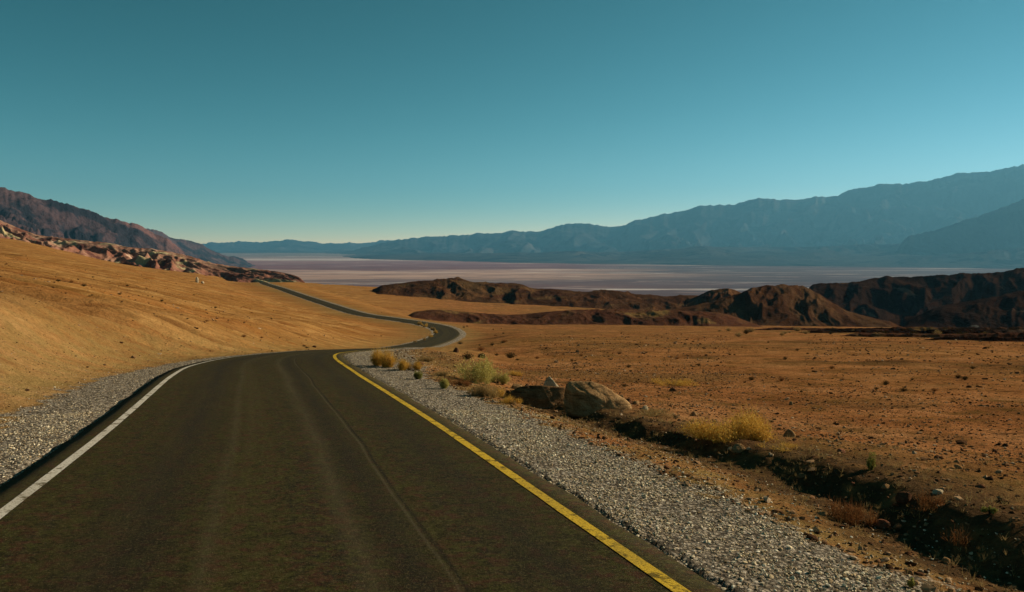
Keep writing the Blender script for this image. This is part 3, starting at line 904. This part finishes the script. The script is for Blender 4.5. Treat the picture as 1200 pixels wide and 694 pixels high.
def rand_pts(w, d, h, seed, n=14):
    g = np.random.default_rng(seed)
    p = g.normal(size=(n, 3)); p /= np.linalg.norm(p, axis=1)[:, None]
    p *= g.uniform(0.8, 1.05, size=(n, 1))
    p[:, 0] *= w / 2; p[:, 1] *= d / 2; p[:, 2] = np.where(p[:, 2] > 0, p[:, 2] * h, p[:, 2] * h * 0.5)
    return p


def px2m(Y): return Y / F


# main outcrop beside the shoulder
B = drop(694, 482)
k = px2m(B[1])
big_pts = [(-30, -4, -6), (-32, 2, 20), (-30, 0, 33), (-22, 3, 39), (0, 5, 38), (18, 6, 29), (33, 6, 18), (42, 8, 9), (44, 6, 0), (38, 2, -6), (8, -9, -6), (-20, -11, -6), (-24, -9, 14),
           (-16, -8, 28), (8, -6, 20), (-24, 30, 28), (10, 34, 24), (36, 30, 6), (-20, 40, -6), (30, 40, -6)]
boulder('boulder', [tuple(np.array(p) * k * np.array([1.10, 1.05, 0.90])) for p in big_pts], B, M_rock, 'largest boulder by the road, blunt left face and long sloping cracked back', seed=3, rough=0.09, soft=70, cut=(0.90, 0.99),
        strata=((0.55, 0.1, 0.8), 2.6, 0.05))
B2 = drop(628, 478)
k = px2m(B2[1])
slab = [(-36, 0, -6), (-36, 4, 8), (-26, 6, 18), (-14, 6, 24), (14, 5, 23), (34, 6, 20), (36, 4, -6), (-20, -9, -6), (18, -9, -6), (-16, -4, 12), (20, -4, 10), (-26, 26, 14), (28, 28, 18), (-20, 36, -6), (28, 36, -6)]
boulder('boulder', [tuple(np.array(p) * k * 1.08) for p in slab], B2, M_slab, 'low dark slab boulder with a flat lit top, left of the largest boulder', seed=9, rough=0.08, soft=70, cut=(0.88, 0.98),
        strata=((0.1, 0.0, 1.0), 1.6, 0.03))
B3 = drop(645, 470)
k = px2m(B3[1]) * 0.95
pyr = [(-16, -2, 6), (-5, 0, 31), (-1, 2, 30), (5, -2, 24), (16, 2, 8), (18, 4, -4), (-16, 4, -4), (0, -8, -4), (-6, 16, 10), (10, 16, 8), (0, 16, -4)]
boulder('boulder', [tuple(np.array(p) * k) for p in pyr], B3 + np.array([0.03, 0.10, 0.05]), M_rockp, 'pale pointed pyramid shaped rock standing between the dark slab and the largest boulder', seed=15, rough=0.07, soft=40, sub=5)
rub = [(595, 465, 12, 14, M_rockd, 'small dark chunk at the left end of the dark slab'), (607, 456, 20, 9, M_rock, 'flat tan stone lying behind the dark slab'),
       (618, 454, 9, 7, M_rockd, 'little dark stone behind the dark slab, near the pale pyramid rock'),
       (728, 468, 14, 8, M_rock, 'tan broken chunk just off the right end of the largest boulder'), (737, 472, 16, 8, M_rockd, 'dark broken chunk at the tail of the largest boulder'),
       (746, 474, 12, 5, M_rock, 'last and lowest tan fragment trailing right of the largest boulder'), (722, 478, 10, 6, M_rockd, 'dark lump under the sloping right end of the largest boulder')]
for i, (x, y, w, h, mt, lb) in enumerate(rub):
    b = drop(x, y + 2); kk = px2m(b[1])
    boulder('stone', rand_pts(w * kk, w * kk * 0.9, h * kk, 200 + i), b + np.array([0, 0.1, 0.0]), mt, lb, sub=4, rough=0.08, seed=20 + i, soft=14, cat='rock', group='rubble around the roadside boulders')

single = [(755, 481, 15, 9, M_rockp, 'small rounded pale stone alone on the ditch edge below the golden bush', 'stone'),
          (926, 512, 19, 14, M_rock, 'rounded tan stone on the bank right of the golden bush', 'stone'),
          (813, 488, 11, 7, M_rock, 'little tan stone left of the golden bush with a dark flat shadow', 'stone'),
          (789, 459, 14, 6, M_rockd, 'dark flat stone on the plain behind the largest boulder', 'stone'),
          (865, 530, 28, 10, M_rock, 'tan lump of rock on the crest of the dark bank under the golden bush', 'stone'),
          (1032, 619, 30, 13, M_rockr, 'reddish rounded stone in the ditch beside the rusty dry grass', 'stone'),
          (1060, 588, 30, 12, M_rockd, 'dark low stone at the top of the bank beside the rusty dry grass', 'stone'),
          (1122, 549, 16, 7, M_rock, 'tan stone on the right plain, the larger of two close together', 'stone'),
          (1121, 543, 10, 4, M_rock, 'flat small stone just behind the tan stone on the right plain', 'stone'),
          (1166, 530, 9, 5, M_rockd, 'small dark stone near the right edge of the plain', 'stone'),
          (1160, 562, 13, 5, M_rockd, 'dark flat stone at far right, nearer than its neighbours', 'stone'),
          (1148, 572, 18, 6, M_rockr, 'brownish flat stone by the bank at far right', 'stone'),
          (927, 475, 7, 6, M_rock, 'small upright stone alone on the plain beyond the golden bush', 'stone'),
          (985, 531, 16, 6, M_rockr, 'pinkish flat stone on the bank left of the pale tuft', 'stone'),
          (1108, 660, 17, 8, M_rock, 'tan stone half sunk in the dark ditch at lower right', 'stone'),
          (1085, 672, 14, 7, M_rockd, 'dark stone in the ditch at lower right, beside the half sunk tan one', 'stone'),
          (962, 604, 20, 6, M_rock, 'flat tan stone at the ditch edge left of the rusty dry grass', 'stone'),
          (950, 632, 20, 8, M_rockd, 'dark stone on the yellowish verge between gravel and ditch', 'stone'),
          (1100, 580, 20, 8, M_rockp, 'pale chip of stone on the bank above the black ditch', 'stone'),
          (492, 428, 14, 6, M_rockd, 'dark clod beside the tiny bright green tuft', 'stone'),
          (564, 420, 13, 8, M_rockd, 'dark maroon stone just behind the pale green bush', 'stone'),
          (535, 413, 12, 8, M_rockd, 'dark clod of earth on the slope above the pale green bush', 'stone'),
          (231, 331.5, 5, 9, M_rockp, 'pale upright block standing high on the left hillside', 'stone'),
          (237, 332.5, 6, 4, M_rockp, 'pale low block lying beside the upright block on the left hillside', 'stone'),
          (32, 458, 8, 3, M_rockd, 'lone dark flat stone on the sandy slope above the left gravel', 'stone')]
for i, (x, y, w, h, mt, lb, ct) in enumerate(single):
    b = drop(x, y); kk = px2m(b[1])
    o = boulder('stone', rand_pts(w * kk, w * kk * 0.8, h * kk, 300 + i, 16), b, mt, lb, sub=4 if w * h > 60 else 3, rough=0.08, seed=40 + i, soft=10, cat='rock', group='loose stones on the desert floor')

# scattered small stones: individuals that nothing tells apart
pro = []
for i in range(6):
    V, Fc = rock_verts(rand_pts(1, 0.85, 0.45, 500 + i, 13), 3, 0.09, 60 + i, 9)
    o = mesh_np('stone', V, Ft=Fc, mat=(M_rock, M_rockd, M_rockr, M_rock, M_rockd, M_rockr)[i])
    pro.append(o)
used = set()
cnt = 0
while cnt < 130:
    px = rng.uniform(560, 1260); py = rng.uniform(425, 690)
    b = drop(px, py)
    sd = float(road_frame(np.array([b[0]]), np.array([b[1]]))[0][0])
    if sd < HALF_R + 2.2 or b[1] > 60: continue
    i = int(rng.integers(6))
    o = pro[i] if i not in used else pro[i].copy()
    if i in used: C.objects.link(o)
    used.add(i)
    sz = float(np.exp(rng.normal(math.log(0.075), 0.45)))
    o.location = (b[0], b[1], b[2] - 0.01); o.scale = (sz, sz * rng.uniform(.7, 1.2), sz * rng.uniform(.7, 1.3)); o.rotation_euler = (0, 0, rng.uniform(0, 6.28))
    tag(o, 'small brown stone strewn on the reddish plain right of the ditch', 'rock', 'small stones strewn over the right plain')
    cnt += 1

# gravel and pebbles that nobody could count


def scatter_stones(name, pos, size, mat, sub=1, seed=0):
    g = np.random.default_rng(seed)
    V0, F0 = ICO[sub]
    n = len(pos); nv = len(V0)
    var = []
    for i in range(8):
        v = V0 * (1 + 0.35 * g.normal(size=(nv, 1)).clip(-1, 1)); var.append(v)
    var = np.array(var)
    pick = g.integers(8, size=n)
    A = var[pick]
    q = g.normal(size=(n, 4)); q /= np.linalg.norm(q, axis=1)[:, None]
    w, x, y, z = q.T
    Rm = np.stack([1 - 2 * (y * y + z * z), 2 * (x * y - z * w), 2 * (x * z + y * w), 2 * (x * y + z * w), 1 - 2 * (x * x + z * z), 2 * (y * z - x * w),
                   2 * (x * z - y * w), 2 * (y * z + x * w), 1 - 2 * (x * x + y * y)], -1).reshape(n, 3, 3)
    A = np.einsum('nij,nkj->nki', Rm, A * np.array([1, 0.85, 0.6]))
    A = A * np.array([1, 1, 0.62]) * (size / 2)[:, None, None] + pos[:, None, :]
    Fc = (F0[None] + (np.arange(n) * nv)[:, None, None]).reshape(-1, 3)
    o = mesh_np(name, A.reshape(-1, 3), Ft=Fc, mat=mat, smooth=False)
    tag(o, kind='stuff')
    return o


m = NT('gravel_stone')
isl = m.island()
c = m.ramp(isl, [(0.0, (0.17, 0.115, 0.06)), (0.15, (0.37, 0.265, 0.15)), (0.4, (0.55, 0.43, 0.26)), (0.7, (0.67, 0.56, 0.37)), (0.9, (0.74, 0.65, 0.46)), (1.0, (0.83, 0.75, 0.58))])
co = m.coord(); f = m.noise(co, 60, 4, 0.7)
m.color(m.mix(m.ramp(f, [(0.35, 0.4), (0.5, 0.0)]), c, (0.08, 0.06, 0.045)))
M_grav = m.m
m = NT('pebble_stone')
isl = m.island()
m.color(m.ramp(isl, [(0.0, (0.05, 0.025, 0.014)), (0.35, (0.13, 0.065, 0.032)), (0.65, (0.22, 0.125, 0.06)), (0.9, (0.34, 0.22, 0.12)), (1.0, (0.45, 0.34, 0.22))]))
M_peb = m.m


def along_road(n, s0, s1, d0, d1, side, power=1.0, seed=1, bias=1.0):
    g = np.random.default_rng(seed)
    s = s0 + (s1 - s0) * g.random(n) ** power
    d = d0 + (d1 - d0) * g.random(n) ** bias
    i = np.clip(np.searchsorted(RS, s + S0), 0, len(RS) - 1)
    u = (HALF_R + d) if side > 0 else -(HALF_L + d)
    x = RC[i, 0] + RN[i, 0] * u + RT[i, 0] * (s + S0 - RS[i]); y = RC[i, 1] + RN[i, 1] * u + RT[i, 1] * (s + S0 - RS[i])
    return x, y, d, s


xs, ys, zs_, ss = [], [], [], []
for n, s0, s1, d1, side, pw, sd_ in ((62000, 2.5, 13, 2.8, 1, 1.0, 1), (32000, 12, 40, 2.9, 1, 1.15, 2), (34000, 3.0, 14, 2.6, -1, 1.0, 3), (12000, 13, 36, 2.3, -1, 1.1, 4)):
    x, y, d, s = along_road(n, s0, s1, -0.03, d1, side, pw, sd_)
    z, mg_, *_r = ground_all(x, y)
    keep = np.random.default_rng(sd_ + 50).random(n) < (0.05 + 0.95 * np.clip(mg_ * 1.1, 0, 1) * np.clip(0.62 + 1.5 * fbm(x / 0.6, y / 0.6, 4, 44), 0.08, 1))
    g = np.random.default_rng(sd_ + 90)
    xs.append(np.stack([x, y, z], 1)[keep]); ss.append(np.exp(g.normal(math.log(0.0155), 0.45, n))[keep].clip(0.007, 0.048))
pos = np.concatenate(xs); sz = np.concatenate(ss)
pos[:, 2] += sz * 0.12
scatter_stones('gravel', pos, sz, M_grav, 1, 5)

# pebbles over the ditch, the bank and the plain, thinning with distance
g = np.random.default_rng(77)
n = 26000
x, y, d, s = along_road(n, 2.5, 40, 1.4, 16, 1, 1.2, 11, 1.6)
z = GZ(x, y); sz = np.exp(g.normal(math.log(0.026), 0.55, n)).clip(0.010, 0.11)
x2, y2, d2, s2 = along_road(9000, 4, 45, 1.2, 16, -1, 1.2, 12, 1.4)
z2 = GZ(x2, y2); sz2 = np.exp(g.normal(math.log(0.022), 0.4, 9000)).clip(0.01, 0.05)
pos = np.stack([np.r_[x, x2], np.r_[y, y2], np.r_[z, z2] + np.r_[sz, sz2] * 0.12], 1)
gq = np.random.default_rng(88)
def field(n, a0, a1, r0, r1, med):
    a = gq.uniform(R(a0), R(a1), n); r_ = np.exp(gq.uniform(math.log(r0), math.log(r1), n))
    X_, Y_ = r_ * np.sin(a), r_ * np.cos(a)
    z_, g_, so_, v_, l_, sd_q, s_q = ground_all(X_, Y_)
    k_ = ((sd_q > HALF_R + 3) | (sd_q < -HALF_L - 2.2)) & (noise(X_ / (r_ * 0.12), Y_ / (r_ * 0.12), 91) > -0.15)
    q_ = np.exp(gq.normal(math.log(med), 0.5, n)) * np.clip(r_ / 40, 0.5, 1.6)
    return np.stack([X_, Y_, z_ + q_ * 0.1], 1)[k_], q_[k_]
f1, q1 = field(3600, -36, -8, 12, 190, 0.055)
f2, q2 = field(9000, 2, 38, 12, 130, 0.06)
scatter_stones('pebbles', np.concatenate([pos, f1, f2]), np.r_[sz, sz2, q1, q2], M_peb, 1, 6)

# ------------------------------------------------------------------ plants


def leaf_material(name, c0, c1, c2, trans=0.25):
    m = NT(name)
    c = m.ramp(m.island(), [(0.0, c0), (0.5, c1), (1.0, c2)])
    m.color(c); m.b.inputs['Roughness'].default_value = 0.75
    tr = m.n('ShaderNodeBsdfTranslucent'); m.l(c, tr.inputs['Color'])
    ms = m.n('ShaderNodeMixShader', Fac=trans)
    out = m.t.nodes['Material Output']
    m.l(m.b.outputs[0], ms.inputs[1]); m.l(tr.outputs[0], ms.inputs[2]); m.l(ms.outputs[0], out.inputs['Surface'])
    return m.m


M_gold = leaf_material('golden_stalks', (0.32, 0.16, 0.025), (0.58, 0.33, 0.055), (0.72, 0.48, 0.11), 0.35)
M_rust = leaf_material('rusty_stalks', (0.13, 0.05, 0.02), (0.24, 0.10, 0.035), (0.34, 0.17, 0.06), 0.25)
M_green = leaf_material('sage_leaves', (0.22, 0.18, 0.04), (0.43, 0.37, 0.10), (0.60, 0.52, 0.19), 0.3)
M_bright = leaf_material('fresh_leaves', (0.15, 0.145, 0.03), (0.25, 0.24, 0.055), (0.36, 0.33, 0.095), 0.3)
M_straw = leaf_material('straw_stalks', (0.20, 0.13, 0.05), (0.33, 0.22, 0.085), (0.45, 0.32, 0.14), 0.25)
M_scrub = leaf_material('scrub_twigs', (0.035, 0.024, 0.010), (0.075, 0.05, 0.020), (0.13, 0.09, 0.035), 0.1)
M_twig = leaf_material('woody_twigs', (0.05, 0.03, 0.014), (0.09, 0.055, 0.026), (0.15, 0.10, 0.05), 0.05)


def blades(n, w, d, h, width, curve, seed, spread=0.35, segs=3, lean=0.9, root=None, clump=None):
    """thin tapered stalks fanning out from the root of a dome-shaped clump"""
    g = np.random.default_rng(seed)
    ang = g.uniform(0, 2 * math.pi, n); rad = np.sqrt(g.random(n))
    gc = np.random.default_rng(clump[1] if clump else 0)
    m_ = clump[0] if clump else 1
    ccx = gc.uniform(-0.32, 0.32, m_) * w; ccy = gc.uniform(-0.3, 0.3, m_) * d; csz = gc.uniform(0.35, 0.62, m_); chh = gc.uniform(0.55, 1.05, m_)
    if not clump: ccx, ccy, csz, chh = np.zeros(1), np.zeros(1), np.ones(1), np.ones(1)
    else: chh[0] = 1.0; chh = chh * (1 - 0.4 * np.abs(ccx) / (0.5 * w))
    pk = g.integers(m_, size=n)
    ox, oy = ccx[pk], ccy[pk]; w_ = csz[pk]; hh_ = chh[pk]
    tx = np.cos(ang) * rad * w / 2 * w_; ty = np.sin(ang) * rad * d / 2 * w_
    top = h * np.sqrt(np.clip(1 - 0.85 * rad ** 2, 0, 1)) * g.uniform(0.55, 1.08, n) * hh_ * np.where(g.random(n) < 0.10, 1.3, 1.0)
    bx = tx * spread + g.normal(size=n) * 0.03 * w; by = ty * spread + g.normal(size=n) * 0.03 * d
    if root is not None: bx, by = bx * root, by * root
    bx = bx * 0.6 + ox * 1.0; by = by * 0.6 + oy; tx = tx + ox; ty = ty + oy
    t = np.linspace(0, 1, segs + 1)
    cx = bx[:, None] + (tx - bx)[:, None] * t ** (1 + curve) + 0.03 * w * g.normal(size=(n, segs + 1)) * t
    cy = by[:, None] + (ty - by)[:, None] * t ** (1 + curve) + 0.03 * d * g.normal(size=(n, segs + 1)) * t
    cz = top[:, None] * t
    a2 = g.uniform(0, 2 * math.pi, n)
    wx = np.cos(a2)[:, None] * width * (1 - 0.85 * t); wy = np.sin(a2)[:, None] * width * (1 - 0.85 * t)
    L = np.stack([cx - wx, cy - wy, cz], -1); Rr = np.stack([cx + wx, cy + wy, cz], -1)
    V = np.stack([L, Rr], 2).reshape(-1, 3)
    b = (np.arange(n) * (segs + 1) * 2)[:, None] + (np.arange(segs) * 2)[None]
    Fq = np.stack([b, b + 1, b + 3, b + 2], -1).reshape(-1, 4)
    return V, Fq, np.stack([cx, cy, cz], -1)


def leaflets(centers, per, spread, size, seed):
    g = np.random.default_rng(seed)
    P_ = np.repeat(centers, per, 0) + g.normal(size=(len(centers) * per, 3)) * spread
    n = len(P_)
    a = g.normal(size=(n, 3)); a /= np.linalg.norm(a, axis=1)[:, None]
    a[:, 2] = np.abs(a[:, 2]) * 0.8 + 0.2
    b = np.cross(a, g.normal(size=(n, 3))); b /= np.linalg.norm(b, axis=1)[:, None]
    s = size * g.uniform(0.6, 1.4, n)[:, None]
    V = np.stack([P_ - b * s * 0.3, P_ + b * s * 0.3, P_ + a * s], 1)
    V[..., 2] = np.maximum(V[..., 2], 0.0)
    return V.reshape(-1, 3), np.arange(n * 3).reshape(-1, 3)


def shrub(label, px, py, w, h, kind, seed, cat='shrub', group=None, name='desert_shrub', n=None):
    b = drop(px, py); k = px2m(b[1])
    W, H = w * k, h * k
    e = empty(name, b)
    tag(e, label, cat, group)
    g = np.random.default_rng(seed)
    mat, twig = {'gold': (M_gold, M_straw), 'green': (M_green, M_twig), 'bright': (M_bright, M_twig), 'rust': (M_rust, M_twig), 'straw': (M_straw, M_straw), 'scrub': (M_scrub, M_twig)}[kind]
    thick = max(0.0022, 0.45 * k * 0.35)
    Vs, Fs, cl = blades(60, W * 0.8, W * 0.7, H * 0.8, thick * 1.1, 0.3, seed + 1, 0.15)
    mesh_np('stems', Vs, Fs, mat=twig, smooth=False, parent=e)
    if kind in ('green', 'bright', 'scrub'):
        n = n or 700
        V, Fq, cl = blades(n, W, W * 0.85, H, thick * 0.7, 0.2, seed + 2, 0.2, clump=(6 if w > 40 else 3, seed + 8))
        # clumped sprays of small leaves
        m_ = cl[:, 2:, :].reshape(-1, 3)
        lump = noise(m_[:, 0] / (W * 0.16), m_[:, 2] / (W * 0.16) + m_[:, 1] * 3 / W, seed)
        m_ = m_[lump > -0.18]
        V2, F2 = leaflets(m_, 5, W * 0.022, max(W * 0.022, 0.012), seed + 3)
        Vall = np.concatenate([V, V2]); o = mesh_np('foliage', Vall, Fq, F2 + len(V), mat=mat, smooth=False, parent=e)
    else:
        n = n or 1500
        V, Fq, cl = blades(n, W, W * 0.8, H, thick, 0.35, seed + 2, 0.42, clump=(9 if w > 50 else 5, seed + 8))
        V2, F2 = leaflets(cl[:, 2:, :].reshape(-1, 3)[::2], 2, W * 0.02, max(W * 0.018, 0.01), seed + 3)
        mesh_np('foliage', np.concatenate([V, V2]), Fq, F2 + len(V), mat=mat, smooth=False, parent=e)
    return e


shrub('rounded pale green bush, biggest of the roadside bushes, left of the boulders', 555, 448, 62, 33, 'green', 1, 'bush')
shrub('smaller yellowish green bush growing against the right flank of the pale green bush', 583, 449, 30, 20, 'green', 2, 'bush')
shrub('golden yellow bush at the tip of the gravel by the first bend', 454, 430, 50, 28, 'gold', 3, 'bush')
shrub('low brownish gold bush just right of the golden bush at the bend', 479, 434, 36, 18, 'gold', 4, 'bush')
shrub('wide golden wispy bush on the bank edge right of the boulders', 856, 514, 112, 42, 'gold', 5, 'bush', n=2200)
shrub('tiny bright green tuft at the gravel edge', 489, 445.5, 13, 11, 'bright', 6, 'plant', name='green_tuft')
shrub('low pale green tuft at the gravel edge below the green bush', 520, 456, 15, 13, 'green', 7, 'plant', name='green_tuft')
shrub('small upright yellowish green tuft on the bank beyond the golden bush', 1021, 551, 17, 22, 'bright', 8, 'plant', name='green_tuft', n=160)
shrub('rusty dry grass clump in the ditch beside the reddish stone', 996, 612, 74, 30, 'rust', 9, 'plant', name='dry_grass_clump', n=700)
shrub('pale straw clump at the foot of the green bushes near the dark slab', 566, 465, 42, 22, 'straw', 10, 'plant', name='dry_grass_clump', n=700)
shrub('straw grass clump in front of the dark slab boulder', 600, 474, 30, 13, 'gold', 11, 'plant', name='dry_grass_clump', n=500)
shrub('straw clump between the bright green tuft and the pale green bush', 520, 441, 32, 10, 'straw', 12, 'plant', name='dry_grass_clump', n=400)
shrub('faint golden grass patch on the plain behind the boulders', 790, 452, 60, 9, 'gold', 13, 'plant', name='dry_grass_clump', n=500)
shrub('small green sprig at the bottom edge beside the gravel', 1069, 690, 9, 12, 'bright', 14, 'plant', name='green_tuft', n=90)
shrub('green leafy tuft at far right above the black ditch', 1160, 602, 18, 10, 'bright', 15, 'plant', name='green_tuft', n=120)
shrub('thin dry weed clump on the bank right of the rusty grass', 1090, 600, 60, 22, 'rust', 16, 'plant', name='dry_grass_clump', n=260)
shrub('sparse grey twiggy weed in the black ditch at lower right', 1130, 640, 40, 34, 'rust', 17, 'plant', name='dry_grass_clump', n=60)
shrub('dry scrub clump under the pale green bush', 540, 452, 40, 9, 'rust', 18, 'plant', name='dry_grass_clump', n=500)

shrub('wispy yellow grass clump between the dark slab boulder and the pale green bush', 586, 466, 36, 16, 'gold', 21, 'plant', name='dry_grass_clump', n=500)
shrub('straw clump behind the golden bush at the bend, toward the second bend', 500, 424, 30, 9, 'straw', 22, 'plant', name='dry_grass_clump', n=360)
shrub('gold grass clump right behind the pale green bush', 600, 440, 34, 9, 'gold', 23, 'plant', name='dry_grass_clump', n=360)
shrub('low rusty clump left of the pale green bush', 522, 449, 30, 9, 'rust', 24, 'plant', name='dry_grass_clump', n=300)
shrub('straw grass fringe along the bank just right of the largest boulder', 765, 487, 70, 9, 'straw', 25, 'plant', name='dry_grass_clump', n=500)
shrub('golden grass sprigs on the bank crest right of the wide golden bush', 915, 528, 56, 12, 'gold', 26, 'plant', name='dry_grass_clump', n=260)
# golden bushes lining the inside of the second bend
for i, (x, y, w, h) in enumerate([(497, 400, 9, 6), (505, 396, 10, 6), (510, 391.5, 8, 6), (507, 387, 8, 5), (499, 383.5, 9, 5), (492, 381.5, 7, 6), (487, 402.5, 7, 4)]):
    shrub('yellow bush in the row lining the inside of the second bend', x, y, w, h, 'gold' if i % 3 else 'straw', 40 + i, 'bush', 'yellow bushes along the inside of the second bend', n=240)

# dark scrub dots: one of each kind, then copies
kinds = []
for i in range(4):
    e = empty('scrub_tuft', (0, 0, 0))
    Vs, Fs, cl = blades(26, 0.8, 0.8, 0.42, 0.012, 0.3, 700 + i, 0.2)
    mesh_np('stems', Vs, Fs, mat=M_twig, smooth=False, parent=e)
    V, Fq, cl = blades(120, 1.0, 0.9, 0.5, 0.010, 0.25, 710 + i, 0.3)
    V2, F2 = leaflets(cl[:, 2:, :].reshape(-1, 3), 3, 0.04, 0.055, 720 + i)
    mesh_np('foliage', np.concatenate([V, V2]), Fq, F2 + len(V), mat=(M_scrub, M_scrub, M_rust, M_straw)[i], smooth=False, parent=e)
    kinds.append(e)
fresh = set()


def place_tuft(i, b, s, label, group):
    e = kinds[i] if i not in fresh else copy_tree(kinds[i])
    fresh.add(i)
    e.location = b; e.scale = (s, s, s * rng.uniform(0.7, 1.1)); e.rotation_euler = (0, 0, rng.uniform(0, 6.28))
    tag(e, label, 'plant', group)


def scatter_tufts(n, box, label, group, smin, smax, ymin, ymax, kinds_=(0, 1, 2)):
    c = 0
    while c < n:
        px = rng.uniform(box[0], box[1]); py = rng.uniform(box[2], box[3])
        b = drop(px, py)
        if not (ymin < b[1] < ymax): continue
        sd = float(road_frame(np.array([b[0]]), np.array([b[1]]))[0][0])
        if -HALF_L - 1.6 < sd < HALF_R + 2.2: continue
        place_tuft(int(rng.choice(kinds_)), b, rng.uniform(smin, smax), label, group)
        c += 1


scatter_tufts(50, (-40, 520, 285, 410), 'tiny dark scrub tuft dotted over the tan hillside left of the road', 'scrub on the left hillside', 0.15, 0.42, 45, 500)
scatter_tufts(50, (560, 1230, 395, 470), 'tiny dark scrub tuft on the middle of the reddish plain', 'scrub on the right plain', 0.10, 0.32, 22, 140)
scatter_tufts(40, (840, 1230, 384, 398), 'straw coloured scrub tuft on the dark low ridges before the right hills', 'scrub before the right hills', 0.7, 1.6, 100, 320, (3, 3, 0))
scatter_tufts(14, (515, 600, 380, 425), 'small dark scrub tuft on the slope between the second bend and the pale green bush', 'scrub beside the second bend', 0.3, 0.8, 30, 300)

# sparse dry grass along the verge
g = np.random.default_rng(5)
n = 6500
x, y, d, s = along_road(n, 2.5, 34, 1.5, 9.0, 1, 1.1, 31, 1.5)
keep = noise(x / 0.8, y / 0.8, 71) > 0.05
x, y = x[keep], y[keep]; z = GZ(x, y)
x3, y3, d3, s3 = along_road(2600, 2.5, 18, 2.0, 4.6, 1, 1.0, 37, 1.0)
k3 = noise(x3 / 0.6, y3 / 0.6, 72) > 0.1
x, y = np.r_[x, x3[k3]], np.r_[y, y3[k3]]; z = GZ(x, y)
Vl, Fl, off = [], [], 0
for i in range(len(x)):
    hh = g.uniform(0.03, 0.09)
    V, Fq, _c = blades(9, hh * 1.6, hh * 1.6, hh, 0.0022, 0.3, int(g.integers(1 << 30)), 0.35, segs=2)
    Vl.append(V + np.array([x[i], y[i], z[i] - 0.004])); Fl.append(Fq + off); off += len(V)
gr = mesh_np('dry_grass', np.concatenate(Vl), np.concatenate(Fl), mat=M_straw, smooth=False)
tag(gr, kind='stuff')

# ------------------------------------------------------------------ air
import bmesh
bm = bmesh.new()
bmesh.ops.create_cube(bm, size=1)
for v in bm.verts:
    v.co.x = v.co.x * 140000
    v.co.y = -6000 + (v.co.y + 0.5) * 40000
    v.co.z = (VALLEY - 20) + (v.co.z + 0.5) * 2800
me = bpy.data.meshes.new('haze'); bm.to_mesh(me); bm.free()
hz = bpy.data.objects.new('haze', me); C.objects.link(hz)
tag(hz, kind='stuff')
hm = bpy.data.materials.new('haze'); hm.use_nodes = True
nt = hm.node_tree; nt.nodes.clear()
out = nt.nodes.new('ShaderNodeOutputMaterial'); pv = nt.nodes.new('ShaderNodeVolumePrincipled')
pv.inputs['Color'].default_value = (0.21, 0.64, 1.0, 1)
pv.inputs['Density'].default_value = 2.7e-5
pv.inputs['Anisotropy'].default_value = 0.3
nt.links.new(pv.outputs[0], out.inputs['Volume'])
me.materials.append(hm)

# ------------------------------------------------------------------ light
AZ, EL = R(67), R(23)
sun_dir = Vector((math.sin(AZ) * math.cos(EL), math.cos(AZ) * math.cos(EL), math.sin(EL)))
sd_ = bpy.data.lights.new('sun', 'SUN'); sd_.energy = 5.0; sd_.angle = R(0.5); sd_.color = (1.0, 0.83, 0.61)
so = bpy.data.objects.new('sun', sd_); C.objects.link(so)
so.rotation_euler = sun_dir.to_track_quat('Z', 'Y').to_euler()

W = bpy.data.worlds.new('World'); S.world = W; W.use_nodes = True
nt = W.node_tree; bg = nt.nodes['Background']
sky = nt.nodes.new('ShaderNodeTexSky'); sky.sky_type = 'NISHITA'; sky.sun_disc = False
sky.sun_elevation = EL; sky.sun_rotation = AZ; sky.altitude = 300; sky.air_density = 0.5; sky.dust_density = 0.0; sky.ozone_density = 1.0
sr = nt.nodes.new('ShaderNodeSeparateColor'); cr_ = nt.nodes.new('ShaderNodeCombineColor')
nt.links.new(sky.outputs[0], sr.inputs[0])
for k, (pw, ml_) in enumerate(((2.3, 0.215), (1.42, 0.74), (1.58, 0.335))):     # colour grade of the sky: deeper teal aloft
    p_ = nt.nodes.new('ShaderNodeMath'); p_.operation = 'POWER'; p_.inputs[1].default_value = pw
    q_ = nt.nodes.new('ShaderNodeMath'); q_.operation = 'MULTIPLY'; q_.inputs[1].default_value = ml_
    nt.links.new(sr.outputs[k], p_.inputs[0]); nt.links.new(p_.outputs[0], q_.inputs[0]); nt.links.new(q_.outputs[0], cr_.inputs[k])
nt.links.new(cr_.outputs[0], bg.inputs['Color'])
bg.inputs['Strength'].default_value = 0.051

S.view_settings.view_transform = 'Standard'
S.view_settings.look = 'None'
S.view_settings.exposure = 0.50
S.view_settings.gamma = 1.0
S.view_settings.use_curve_mapping = False
S.render.engine = 'CYCLES'
S.cycles.use_denoising = True
S.cycles.volume_bounces = 0
S.cycles.max_bounces = 4
S.cycles.diffuse_bounces = 2
S.cycles.transparent_max_bounces = 6
